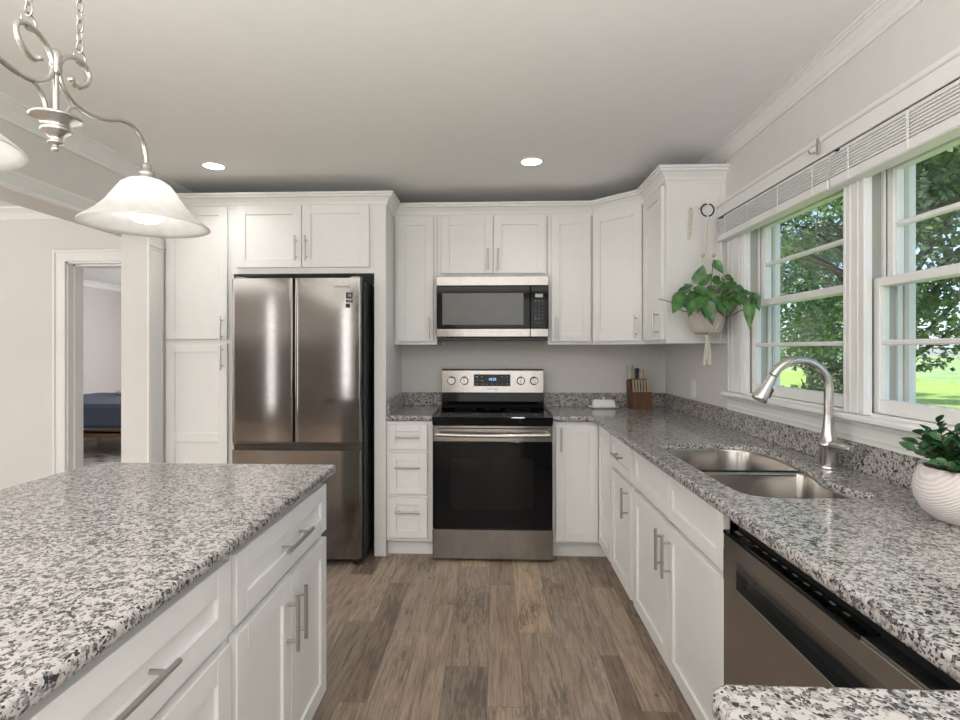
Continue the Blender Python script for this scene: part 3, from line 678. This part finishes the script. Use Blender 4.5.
MB().extrude_x([(BG - .030, .912), (BG - .002, .956), (BG + .004, 1.021), (BG + .032, 1.021), (BG + .032, .912)], RX0 + .004, RX1 - .004).build('backguard_base', 'blackglass', rg)
MB().box(RX0 + .003, RX1 - .003, BG + .010, W - .024, 1.1865, 1.194).build('top_cap', 'black', rg)
tilt = Matrix.Rotation(pi / 2 - math.atan2(.012, .16), 3, 'X')
def py(z): return BG + .012 * (z - 1.022) / .16
MB().extrude_x([(py(1.068) - .0012, 1.068), (py(1.155) - .0012, 1.155), (py(1.155) + .006, 1.155), (py(1.068) + .006, 1.068)], -.142, .128).build('display', 'blackglass', rg)
text('10:35', .026, (-.005, py(1.118) - .0016, 1.118), tilt, 'blue', rg); 
for r_, z in enumerate((1.136, 1.110, 1.083)):
    for c_ in range(7):
        if r_ < 2 and 1 < c_ < 5: continue
        text(('ON', 'OFF', '3', '2', '5', '0', '9')[c_], .0095, (-.118 + c_ * .037, py(z) - .0016, z), tilt, 'print', rg, 'key_print')
text('SAMSUNG', .017, (-.005, py(1.046) - .0004, 1.046), tilt, 'logo', rg)
for x in (-.307, -.212, .205, .302):
    z = 1.108; kb = MB(); y = py(z)
    kb.tube([(x, y, z), (x, y - .004, z), (x, y - .005, z), (x, y - .022, z), (x, y - .027, z)], [.031, .031, .0275, .0265, .024], 24)
    kb.box(x - .005, x + .005, y - .033, y - .024, z - .024, z + .024, .002); k = kb.build('knob', 'nickel', rg)
    MB().box(x - .0015, x + .0015, py(z + .043) - .0006, py(z + .043) + .002, z + .037, z + .045).build('mark', 'logo', k)

# ------------------------------------------------------------------ microwave
MX0, MX1, MY = -.386, .376, 3.672
mw = thing('microwave', 'stainless over the range microwave with black glass door', 'microwave', (-.005, MY, 1.405))
MB().box(MX0 + .003, MX1 - .003, MY + .03, W - .01, 1.418, 1.838, .003).build('case', 'black', mw)
seam = MX0 + .638
MB().box(MX0, MX1, MY + .004, MY + .035, 1.773, 1.838, .003).build('top_trim', 'steel', mw)
dd = MB().box(MX0, seam - .001, MY, MY + .035, 1.482, 1.771, .004).build('door', 'blackglass', mw)
MB().box(MX0 + .040, MX0 + .592, MY - .0012, MY + .002, 1.506, 1.722, .0005).build('window', 'micro', dd)
MB().box(MX0, seam - .001, MY + .002, MY + .035, 1.424, 1.481, .003).build('bottom_trim', 'steel', dd)
cp = MB().box(seam + .001, MX1, MY, MY + .035, 1.482, 1.771, .004).build('control_panel', 'blackglass', mw)
MB().box(seam + .001, MX1, MY + .002, MY + .035, 1.424, 1.481, .003).build('bottom_trim', 'steel', cp)
cx = (seam + MX1) / 2 - .003
MB().box(cx - .026, cx + .026, MY - .001, MY + .002, 1.692, 1.715).build('display', 'lcd', cp)
for r_, row in enumerate(('ABC', '123', '456', '789', 'C0S', 'OK+')):
    for c_, t in enumerate(row): text(t, .014, (cx - .024 + c_ * .024, MY - .0006, 1.668 - r_ * .024), FRONT, 'lcd' if r_ in (0, 5) else 'key', cp, 'key_print')
text('SAMSUNG', .010, (cx, MY - .0006, 1.520), FRONT, 'key', cp)
MB().box(MX0 + .01, MX1 - .01, MY + .02, W - .05, 1.402, 1.419, .002).build('underside_grille', 'black', mw)

# ------------------------------------------------------------------ dishwasher
DF = .660
dw = thing('dishwasher', 'dark stainless dishwasher with pocket handle under the worktop', 'dishwasher', (.97, 1.24, 0))
MB().box(.70, XR - .03, .72, 1.576, .02, .835).build('case', 'black', dw)
dz = .822; yA, yB = .722, 1.578
m = MB()                                                                # door skin around the pocket
pz0, pz1 = .684, .764; py0, py1 = .860, 1.496
m.box(DF, DF + .035, yA, yB, .115, pz0, .003).box(DF, DF + .035, yA, yB, pz1, dz - .008, .003).box(DF, DF + .035, yA, py0, pz0 - .003, pz1 + .003).box(DF, DF + .035, py1, yB, pz0 - .003, pz1 + .003)
dd = m.build('door', 'dsteel', dw)
m = MB().box(DF + .030, DF + .036, py0, py1, pz0, pz1).add([(DF, py0, pz0), (DF, py1, pz0), (DF + .033, py1, pz0 + .002), (DF + .033, py0, pz0 + .002)], [(0, 1, 2, 3)])
m.build('pocket_handle', 'black', dd)  # black stands in for the shadow deep inside the pocket
MB().extrude_y([(DF, pz1 + .002), (DF + .020, pz1 - .046), (DF + .034, pz1 - .046), (DF + .034, pz1 + .002)], py0, py1).build('grip', 'dsteel', dd)
MB().box(DF + .002, DF + .012, yA, 1.006, dz - .012, dz - .003, .002).build('edge_strip', 'steel', dd); MB().box(DF + .012, DF + .12, yA, 1.006, dz - .014, dz - .004, .002).build('tub_edge', 'black', dw)
cs = MB().box(DF - .002, DF + .12, 1.004, yB, dz - .012, dz, .003).build('control_strip', 'blackglass', dw)
for k in range(11): MB().box(DF + .024 - .004 * (k == 0), DF + .029 + .004 * (k == 0), 1.520 - k * .045, 1.536 - k * .045 + (.02 if k == 0 else 0), dz, dz + .0008).build('key_print', 'key', cs)
MB().box(.70, .76, yA, yB, .0, .112).build('toe_panel', 'black', dw)
# ------------------------------------------------------------------ chandelier over the island
HXc, CY = -1.04, 1.243
def cz(px, py_):                                                        # sketch coordinates of the fixture's own plane (length y, height z)
    y = 540 * 1.03 / (493 - px); return (HXc, y + .0416 * HXc, CAM_H + (350 - py_) * y / 540)
ch = thing('chandelier', 'brushed nickel scroll chandelier with two white bell shades above the island', 'chandelier', (HXc, CY, 1.80))
def mirror(P): return [(x, 2 * CY - y, z) for x, y, z in P]
scroll = [(76.0, 79.5), (80, 86), (86, 87.5), (92, 84), (94, 77), (91.5, 69), (85.5, 62), (78, 57.6), (71, 57.5), (66, 61), (63.8, 68), (64.3, 77), (67, 86), (72, 95), (80, 105), (91, 113.5), (103, 118.3), (114, 120), (125, 120.6), (134, 124.5), (141, 131.5), (146.5, 141), (149.2, 152), (150.3, 163)]
S = catmull([cz(*p) for p in scroll], 4)
branch = catmull([cz(*p) for p in ((81, 106.5), (77, 107.5), (73.5, 109.5), (71, 113.5), (69.5, 120))], 4)
for mr in (0, 1):
    f = mirror if mr else (lambda q: [tuple(v) for v in q])
    P = f(S); a = MB(); n = len(P); a.tube(P, [.0062] * n, 10); a.ball(P[0], .0085)
    a.tube(f(branch), .0052, 10)
    st_ = f([cz(66, 71), ])[0]
    a.tube([st_, (HXc, CY, st_[2])], .0045, 8)
    a.build('arm', 'nickel', ch)
zt, zb = cz(57, 53)[2], 1.90
MB().tube([(HXc, CY, zb - .02), (HXc, CY, zt - .035)], .0068, 12).lathe([(.001, .015), (.009, .012), (.012, .004), (.013, -.004), (.0125, -.040), (.009, -.046), (.006, -.05)], (HXc, CY, zt), 20).build('stem', 'nickel', ch)
BS = .70; pr = [(r * BS, z * BS) for r, z in [(.0, .000), (.008, .001), (.0125, .008), (.012, .015), (.007, .020), (.010, .024), (.024, .027), (.026, .033), (.018, .038), (.022, .048), (.030, .058), (.043, .066), (.048, .074), (.042, .080), (.040, .086), (.046, .094), (.056, .101), (.070, .106), (.077, .112), (.078, .118), (.074, .121), (.050, .119), (.0, .117)]]
MB().lathe(pr, (HXc, CY, 1.806), 40).build('finial_body', 'nickel', ch)
SP = [(r * 1.08, z * 1.38) for r, z in [(.028, .098), (.045, .097), (.062, .088), (.078, .070), (.098, .046), (.124, .024), (.148, .009), (.159, .002), (.161, -.001), (.158, -.002), (.146, .006), (.122, .021), (.095, .042), (.075, .066), (.060, .083), (.045, .092), (.028, .093)]]
tip = cz(150.3, 163); zr = 1.708
for k, yy in enumerate((tip[1], 2 * CY - tip[1])):
    sh = MB().lathe(SP, (HXc, yy, zr), 64).build('shade', 'shade', ch)
    MB().lathe([(r, z + .038) for r, z in ((.012, .145), (.014, .14), (.014, .128), (.022, .124), (.024, .116), (.021, .110), (.030, .106), (.031, .098), (.026, .094), (.0, .094))], (HXc, yy, zr), 26).build('socket_cap', 'nickel', sh)
    MB().lathe([(.0, .004), (.03, .006), (.046, .016), (.050, .030), (.044, .050), (.028, .070), (.018, .128)], (HXc, yy, zr + .006), 28).build('bulb', 'bulb', sh)
for s_ in (1, -1):
    y = CY + s_ * .075; c = MB(); z0 = cz(76, 57.6)[2] - .004
    c.torus((HXc, y, z0 + .018), .019, .0026, (1, 0, 0), 22, 7)
    zz = z0 + .046; k = 0
    while zz < CEIL - .05:
        pts = []
        for i in range(17):
            t = 2 * pi * i / 16; u, v = .0085 * cos(t), .0155 * sin(t); pts.append((HXc + (0 if k % 2 else u), y + (u if k % 2 else 0), zz + v))
        c.tube(pts, .0024, 6, False); zz += .0255; k += 1
    c.build('chain', 'nickel', ch)
MB().lathe([(.0, -.05), (.03, -.05), (.055, -.03), (.065, -.006), (.065, 0)], (HXc, CY, CEIL), 32).build('canopy', 'nickel', ch)
# ------------------------------------------------------------------ downlights
for x, y, lab in ((-1.675, 3.175, 'lit round recessed ceiling light above the refrigerator side'), (.225, 3.178, 'lit round recessed ceiling light above the range side')):
    r = thing('recessed_light', lab, 'ceiling light', (x, y, CEIL), group='recessed ceiling lights')
    MB().lathe([(.058, -.001), (.060, -.004), (.078, -.004), (.082, -.0005)], (x, y, CEIL), 40).build('trim_ring', 'plate', r)
    MB().lathe([(.0, -.002), (.059, -.002)], (x, y, CEIL), 40).build('lens', 'can', r)
    lamp('downlight', 'SPOT', (x, y, CEIL - .02), (0, 0, 0), 6, color=(1, .97, .93), spot_size=radians(140), spot_blend=.8, shadow_soft_size=.06)

# ------------------------------------------------------------------ hanging plant
hx, hy = 1.145, 2.935
PZ, PR = 1.425, .097
mh = thing('macrame_plant_hanger', 'cream macrame plant hanger with dark ring and wooden beads', 'plant hanger', (hx, hy, 2.08))
MB().torus((hx, hy, 2.083), .0335, .0042, (0, 1, 0), 32, 8).build('ring', 'ring', mh)
MB().box(hx - .008, hx + .008, hy - .002, 3.0495, 2.112, 2.120, .002).box(hx - .014, hx + .014, 3.0455, 3.0495, 2.085, 2.145, .001).box(hx - .008, hx + .008, hy - .008, hy - .003, 2.112, 2.130, .002).build('wall_hook', 'plate', mh)
cd = MB().tube([(hx, hy, 2.053), (hx, hy, 2.02)], .006, 10); kn = []
angs = [radians(a) for a in (200, 340, 90)]
cyP, czP = hy, PZ + .09
for i, a in enumerate(angs):
    dx, dy = cos(a), sin(a)
    b1 = Vector((hx + dx * .030, hy + dy * .030, 1.838))
    for sgn in (-1, 1):
        a2 = a + sgn * .10; a3 = a + sgn * .5; aa = a + sgn * pi / 3
        P = [(hx + dx * .003, hy + dy * .003, 2.03), (hx + dx * .018 + sgn * .001, hy + dy * .018, 1.93), tuple(b1), (hx + cos(a2) * (PR * .7), hy + sin(a2) * PR * .7, 1.70), (hx + cos(a2) * (PR + .008), hy + sin(a2) * (PR + .008), PZ + .165), (hx + cos(a2) * (PR + .002), hy + sin(a2) * (PR + .002), PZ + .11),
             (hx + cos(aa) * PR * .90, hy + sin(aa) * PR * .90, PZ + .035), (hx + cos(aa) * PR * .6, hy + sin(aa) * PR * .6, PZ - .004), (hx, hy, PZ - .018)]
        cd.tube(catmull(P, 4), .0026, 6)
    if i < 2: MB().ball(tuple(b1), .0105, 14, 8).build('bead', 'bead', mh)
cd.tube([(hx, hy, PZ - .010), (hx, hy, PZ - .036)], .009, 10)
random.seed(4)
for i in range(13):
    a = i * 2.4; r = .006 + .004 * random.random(); q = [(hx + .004 * cos(a), hy + .004 * sin(a), PZ - .03)]
    for t in (.33, .66, 1): q.append((hx + (r + .010 * t) * cos(a) + random.uniform(-.003, .003), hy + (r + .010 * t) * sin(a), PZ - .03 - t * (.13 + .02 * random.random())))
    cd.tube(catmull(q, 3), [.0028] * 10, 6)
cd.build('cord', 'cord', mh)

def leaf(mb, base, d, nrm, L, Wd, droop=.25, fold=.18, shape='heart', segs=7):
    d = Vector(d).normalized(); side = d.cross(Vector(nrm)).normalized(); up = side.cross(d).normalized(); rows = []
    for i in range(segs + 1):
        t = i / segs
        if shape == 'heart': w = Wd * (sin(pi * min(1, t ** .62)) ** .85) * (1 - .12 * t)
        else: w = Wd * sin(pi * (.04 + .96 * t) ** .9) ** .8
        if i == segs: w = .0004
        c = Vector(base) + d * (L * t) - Vector((0, 0, 1)) * (droop * L * t * t)
        rows.append([c - side * w + up * (w * fold), c - side * w * .5 + up * w * fold * .35, c, c + side * w * .5 + up * w * fold * .35, c + side * w + up * (w * fold)])
    V = [p for r in rows for p in r]; F = []
    for i in range(segs):
        for j in range(4): F.append((i * 5 + j, i * 5 + j + 1, i * 5 + j + 6, i * 5 + j + 5))
    mb.add(V, F, True)
pp = thing('potted_pothos', 'leafy green pothos in a woven cream pot, hanging beside the window', 'plant', (hx, hy, PZ))
MB().lathe([(.0, 0), (.068, 0), (.074, .004), (.080, .03), (.088, .07), (.095, .12), (.098, .160), (.099, .168), (.094, .168), (.092, .150), (.085, .145), (.0, .145)], (hx, hy, PZ), 36).build('pot', 'wpot', pp)
MB().lathe([(.0, .150), (.05, .152), (.088, .148)], (hx, hy, PZ), 24).build('soil', 'soil', pp)
fo, sm = MB(), MB(); top = Vector((hx, hy, PZ + .15))
random.seed(11)
# (image-side offset x, toward room -y, up z of the leaf base; direction; length, half width)
def pt(u, v, D):                                                        # sketch of the plant (u, v) at a distance D from the eye
    px, py_ = 650 + u / 3.89, 190 + v / 3.89; X = (px - 493) / 540 * D; return Vector((X, D + .0416 * X, CAM_H + (350 - py_) / 540 * D))
LV = [(185, 372, 206, 288, 27, 2.86), (190, 372, 242, 322, 20, 2.84), (246, 275, 284, 322, 17, 2.82), (238, 352, 292, 348, 18, 2.88), (168, 378, 242, 410, 17, 2.80), (218, 386, 262, 376, 12, 2.82),
      (132, 398, 88, 474, 30, 2.82), (152, 378, 98, 412, 20, 2.86), (166, 420, 150, 492, 19, 2.80), (196, 415, 184, 474, 20, 2.79), (222, 428, 242, 520, 22, 2.76), (252, 402, 288, 478, 24, 2.77), (282, 398, 312, 478, 22, 2.76),
      (298, 358, 344, 402, 21, 2.80), (384, 418, 386, 534, 21, 2.56), (396, 398, 424, 466, 19, 2.56), (328, 368, 374, 424, 21, 2.70), (288, 334, 334, 356, 14, 2.86), (348, 396, 398, 404, 14, 2.62), (262, 358, 304, 394, 18, 2.84),
      (128, 378, 168, 370, 11, 2.90), (206, 440, 214, 496, 15, 2.78), (310, 384, 352, 446, 20, 2.74), (118, 418, 152, 460, 19, 2.84), (240, 380, 214, 440, 18, 2.80), (268, 410, 262, 462, 17, 2.79), (180, 395, 140, 440, 18, 2.83), (300, 372, 282, 430, 17, 2.80), (350, 400, 368, 452, 17, 2.68), (215, 395, 200, 440, 16, 2.80), (270, 380, 330, 380, 15, 2.88), (160, 395, 195, 425, 17, 2.82)]
for u0, v0, u1, v1, w_, D in LV:
    b, t = pt(u0, v0, D), pt(u1, v1, D - .025); d = t - b; L = d.length
    nrm = Vector((-.3 + random.uniform(-.35, .35), -.85, .5 + random.uniform(-.25, .35)))
    leaf(fo, b, d, nrm, L * 1.02, w_ / 3.89 * D / 540 * 1.1, .06, random.uniform(.1, .35))
    r0 = top + Vector(((b.x - hx) * .3, (b.y - hy) * .3, -.01)); mid = (r0 + b) / 2 + Vector((0, 0, .03))
    sm.tube(catmull([r0, mid, b, b + d * .2], 4), .0021, 6)
# two long trailing runners seen against the light
for P in (((262, 470, 2.79), (300, 496, 2.76), (332, 452, 2.68), (384, 420, 2.57)), ((262, 470, 2.78), (305, 492, 2.74), (345, 472, 2.66), (392, 455, 2.57)), ((175, 455, 2.81), (150, 472, 2.80), (120, 468, 2.82), (85, 440, 2.82), (50, 428, 2.82))):
    sm.tube(catmull([pt(*p) for p in P], 5), .0027, 6)
leaf(fo, pt(52, 430, 2.82), (-.9, -.2, .3), (0, -.6, 1), .035, .008, .1, .3)
sm.build('stem', 'stem', pp, fix=False); fo.build('foliage', 'pothos', pp, fix=False)
# small macrame strand beside it
ms = thing('macrame_strand', 'short cream macrame strand hung on the cabinet end beside the plant ring', 'wall hanging', (1.095, 3.04, 2.05))
c = MB().box(1.091, 1.099, 3.046, 3.0495, 2.118, 2.132, .001).torus((1.095, 3.040, 2.112), .010, .003, (0, 1, 0), 16, 6); zz = 2.10
for k in range(9):
    x = 1.095 - .001 * k; c.ball((x - .004, 3.041, zz), .0068, 8, 6); c.ball((x + .005, 3.040, zz - .007), .0066, 8, 6); zz -= .0145
for i in range(5): c.tube([(1.086 + (i - 2) * .003, 3.041, zz + .01), (1.084 + (i - 2) * .004, 3.04, zz - .02)], .002, 6)
c.build('cord', 'cord', ms)

# ------------------------------------------------------------------ plant by the window on the counter
qx, qy, qz = 1.160, 1.372, .914
cp_ = thing('potted_plant', 'small green plant in a round ribbed white pot on the worktop', 'plant', (qx, qy, qz))
MB().lathe([(.0, 0), (.058, 0), (.066, .003), (.088, .022), (.102, .050), (.106, .075), (.103, .100), (.094, .122), (.087, .131), (.082, .131), (.085, .118), (.080, .112), (.0, .112)], (qx, qy, qz), 44).build('pot', 'pot', cp_)
MB().lathe([(.0, .120), (.05, .119), (.083, .115)], (qx, qy, qz), 24).build('soil', 'soil', cp_)
fo, sm = MB(), MB(); random.seed(23); top = Vector((qx, qy, qz + .115))
for k in range(40):
    a = random.uniform(0, 2 * pi); tilt_ = random.uniform(.05, .95); L = random.uniform(.05, .115) * (1.0 if k > 3 else 1.1)
    if k < 6: a = (2.6, 3.2, 3.7, 4.3, 3.0, 4.9)[k]; tilt_ = (.55, 1.05, 1.15, .9, .2, .6)[k]; L = (.10, .12, .10, .10, .13, .10)[k]
    d = Vector((cos(a) * sin(tilt_), sin(a) * sin(tilt_), cos(tilt_))); r0 = top + Vector((cos(a), sin(a), 0)) * random.uniform(.01, .05); e = r0 + d * L
    sm.tube([r0, r0 + d * L * .5 + Vector((0, 0, .005)), e], [.0022, .0019, .0014], 6)
    for j in range(11):
        t = .25 + .75 * j / 10; p_ = r0 + (e - r0) * t; b = random.uniform(0, 2 * pi); o_ = Vector((cos(b), sin(b), random.uniform(.1, .7))) * .8 + d * .5
        leaf(fo, p_, o_, d + Vector((0, 0, .6)), random.uniform(.024, .046), random.uniform(.008, .013), .15, .3, 'ov', 5)
sm.build('stem', 'stem', cp_, fix=False); fo.build('foliage', 'jade', cp_, fix=False)

# ------------------------------------------------------------------ things on the back counter
bd = thing('butter_dish', 'white ceramic butter dish with lid against the backsplash', 'butter dish', (.800, 3.955, .914))
def rrect(cx, cy, w, d, r): return rounded([(cx - w / 2, cy - d / 2), (cx + w / 2, cy - d / 2), (cx + w / 2, cy + d / 2), (cx - w / 2, cy + d / 2)], [r] * 4, 6)
def stack(cx, cy, spec): return MB().loft([[(x, y, z) for x, y in rrect(cx, cy, w, d, r)] for w, d, r, z in spec])
stack(.800, 3.955, [(.15, .075, .02, .914), (.16, .085, .025, .918), (.215, .125, .03, .924), (.218, .128, .03, .927), (.205, .115, .03, .928)]).build('tray', 'white', bd)
ld = stack(.800, 3.955, [(.166, .088, .015, .9285), (.166, .088, .015, .934), (.155, .078, .02, .962), (.146, .070, .022, .973), (.130, .055, .022, .977)]).build('lid', 'white', bd)
MB().lathe([(.007, 0), (.006, .006), (.011, .011), (.009, .016), (.0, .018)], (.800, 3.955, .976), 18).build('knob', 'white', ld)
kx, ky = 1.055, 3.875
kb = thing('knife_block', 'brown wooden knife block in the counter corner', 'knife block', (kx, ky, .914), radians(4))
w2 = .066
side = [(0, 0), (.135, 0), (.165, .20), (.120, .215), (.075, .135), (.062, .118), (0, .118)]
side = [(-.02, 0), (.110, 0), (.150, .195), (.100, .212), (.052, .122), (-.006, .122)]
MB().loft([[(-w2, y, z) for y, z in side], [(w2, y, z) for y, z in side]], smooth=False).build('block', 'block', kb, local=True)
def knife(lx, ly, lz, L, r, mat, lab, group, wx=.85, lean=.0):
    Rm = Matrix.Rotation(radians(4), 3, 'Z'); p0 = Vector((kx, ky, .914)) + Rm @ Vector((lx, ly, lz)); up = Rm @ Vector((lean, .20, 1)).normalized()
    k = thing('knife', lab, 'knife', tuple(p0), 0, group); s = MB(); sd = Rm @ Vector((1, 0, 0)); fw = up.cross(sd).normalized(); rings = []
    for t, f in ((0, .8), (.04, 1), (.3, .85), (.6, .95), (.85, 1.1), (.96, .9), (1, .5)):
        c = p0 + up * L * t; rings.append([c + sd * (cos(a) * r * f * wx) + fw * (sin(a) * r * f) for a in [2 * pi * i / 12 for i in range(12)]])
    s.loft(rings).build('handle', mat, k)
    b = MB(); q0, q1 = p0 - up * .09, p0 + up * .004
    b.loft([[q0 + sd * .0005 - fw * .002, q0 + sd * .0005 + fw * .002, q0 - sd * .0005 + fw * .002, q0 - sd * .0005 - fw * .002], [q1 + sd * .001 - fw * .008, q1 + sd * .001 + fw * .008, q1 - sd * .001 + fw * .008, q1 - sd * .001 - fw * .008]], smooth=False)
    b.build('blade', 'nickel', k)
nm = ('leftmost', 'second', 'third', 'fourth', 'fifth', 'rightmost')
for i in range(6): knife(-.052 + i * .0208, .020, .1215, .092, .0085, 'khandle', f'{nm[i]} of the six pale handled steak knives in the knife block', 'steak knives in the block')
knife(-.045, .116, .203, .115, .013, 'khandle', 'tallest pale handled knife at the left of the knife block', 'large knives in the block', lean=.05, wx=1.4)
knife(.002, .118, .203, .088, .012, 'kblack', 'black handled knife in the middle of the knife block', 'large knives in the block', lean=.10, wx=1.25)
knife(.044, .120, .203, .075, .011, 'khandle', 'short pale handled knife at the right back of the knife block', 'large knives in the block', lean=.04, wx=1.2)
ou = thing('wall_outlet', 'white wall outlet above the granite backsplash on the right wall', 'outlet', (XR, 3.515, 1.09))
MB().box(XR - .006, XR, 3.478, 3.552, 1.030, 1.146, .002).build('cover_plate', 'plate', ou)
s = MB()
for z in (1.068, 1.108): s.box(XR - .008, XR - .005, 3.499, 3.531, z - .015, z + .015, .003)
s.build('socket', 'plate', ou)

# ------------------------------------------------------------------ bedroom seen through the doorway
be = thing('bed', 'bed with blue grey blanket seen through the doorway', 'bed', (-5.2, 7.3, 0))
MB().box(-6.25, -4.42, 6.50, 6.56, .24, .335, .006).box(-6.25, -4.42, 8.25, 8.31, .24, .335, .006).box(-4.46, -4.42, 6.50, 8.31, .24, .335, .006).box(-6.25, -4.42, 6.5, 8.31, .30, .325).build('frame', 'bedwood', be)
for x in (-6.2, -4.47):
    for y in (6.53, 8.26): MB().tube([(x, y, .012), (x, y, .26)], [.020, .030], 10).build('leg', 'bedwood', be)
MB().box(-6.22, -4.46, 6.54, 8.28, .326, .60, .04).build('mattress', 'linen', be)
MB().box(-6.24, -4.43, 6.47, 8.30, .36, .665, .05).build('blanket', 'blanket', be)
o = MB().loft([[(x, y, z) for x, y in rrect(-5.30, 7.95, w, d, .08)] for w, d, z in ((.5, .2, .665), (.66, .34, .70), (.66, .34, .72), (.5, .2, .755))]).build('pillow', 'linen', origin=(-5.3, 7.95, .665)); tag(o, 'white pillow lying on the blue grey bed', 'pillow')
o = MB().box(-6.3, -3.0, 4.75, 6.85, .0, .012, .004).build('area_rug', 'rug', origin=(-4.6, 5.8, 0)); tag(o, 'grey patterned rug on the bedroom floor', 'rug')

# ------------------------------------------------------------------ garden outside the windows
GZ = -.62
o = MB().box(XR + .3, 26, -8, 60, GZ - .2, GZ).build('lawn', 'lawn'); o['kind'] = 'structure'
s = MB(); rows = []
for i, x in enumerate(np.linspace(-5, 160, 34)): rows.append([(x, y, GZ + .02 + .9 * max(0, (x - 24) / 60) ** .9 + .006 * max(0, y - 20)) for y in np.linspace(-20, 200, 30)])
o = MB().box(26, 150, -20, 160, GZ - .2, GZ + .22).build('crop_field', 'field'); o['kind'] = 'structure'
rng = np.random.default_rng(5)
def leaves(n, blobs, size, name, parent, mat, droop=.4):
    """leaf sprays: small bent quads scattered through a set of ellipsoid twig clusters"""
    B = np.array([b[:3] for b in blobs]); R = np.array([b[3:6] for b in blobs]); wts = np.array([b[3] * b[4] * b[5] for b in blobs]) ** .75
    k = rng.choice(len(blobs), n, p=wts / wts.sum()); u = rng.normal(size=(n, 3)); u /= np.linalg.norm(u, axis=1)[:, None]
    c = B[k] + R[k] * u * (rng.random((n, 1)) ** .42)
    d = rng.normal(size=(n, 3)) * [1, 1, .55]; d[:, 2] -= droop; d /= np.linalg.norm(d, axis=1)[:, None]
    s_ = np.cross(d, rng.normal(size=(n, 3)) * [.6, .6, 1] + [0, 0, .5]); s_ /= np.linalg.norm(s_, axis=1)[:, None]
    L = size * rng.uniform(.7, 1.3, (n, 1)); w_ = L * .34; nn = np.cross(s_, d)
    V = np.stack([c, c + d * L * .45 + s_ * w_ + nn * w_ * .25, c + d * L, c + d * L * .45 - s_ * w_ + nn * w_ * .25], 1).reshape(-1, 3)
    F = np.arange(4 * n).reshape(n, 4); me = bpy.data.meshes.new(name); me.from_pydata((V - np.array(parent.location)).tolist(), [], np.concatenate([F[:, [0, 1, 2]], F[:, [0, 2, 3]]]).tolist())
    me.materials.append(M[mat]); me.update(); o = bpy.data.objects.new(name, me); COL.objects.link(o); o.parent = parent; return o
def tree(label, base, h, crown, nblob, n, size, name='garden_tree'):
    t = thing(name, label, 'tree', base); bx, by, bz = base; cx, cy, cz_, rx, ry, rz = crown; blobs = []
    tr = MB(); tr.tube(catmull([(bx, by, bz - .1), (bx + .1, by, bz + h * .3), (bx, by + .1, bz + h * .65), (bx + .1, by, bz + h)], 4), [.28 * (1 - .055 * i) for i in range(13)], 12); 
    for i in range(nblob):
        u = rng.normal(size=3); u /= np.linalg.norm(u); f = rng.random() ** .4; c = (cx + rx * u[0] * f, cy + ry * u[1] * f, cz_ + rz * u[2] * f); r = rng.uniform(.45, .95)
        blobs.append((*c, r, r, r * .62))
        if i % 2 == 0:
            s0 = Vector((bx, by, bz + h * rng.uniform(.3, .95))); e = Vector(c); tr.tube([s0, (s0 + e) / 2 + Vector((0, 0, .35)), e], [.045, .025, .01], 6, False)
    tr.build('trunk', 'bark', t, fix=False); leaves(n, blobs, size, 'foliage', t, 'leaf')
tree('large leafy tree filling both windows above the lawn', (6.95, 9.8, GZ), 5.2, (7.2, 9.4, 4.4, 3.8, 4.4, 3.3), 105, 52000, .10)
tree('second leafy tree standing farther along the lawn', (11.5, 20.0, GZ), 6.0, (11.5, 20., 4.6, 4.4, 4.4, 3.6), 45, 15000, .17)
t = thing('garden_bush', 'low leafy bush on the lawn behind the faucet', 'bush', (8.4, 14.2, GZ)); bl = [(8.4 + x, 14.2 + y, z, .6, .6, .5) for x, y, z in ((0, 0, .1), (.5, .3, -.1), (-.5, .2, 0), (.1, -.3, .8), (-.2, .3, 1.3), (.4, 0, .6))]
leaves(5200, bl, .11, 'foliage', t, 'leaf')
s = MB()
for i in range(5): s.tube([(8.4 + .05 * i, 14.2, GZ), (8.4 + (i - 2) * .25, 14.2 + .1 * i, .6)], [.03, .012], 6)
s.build('stem', 'bark', t)
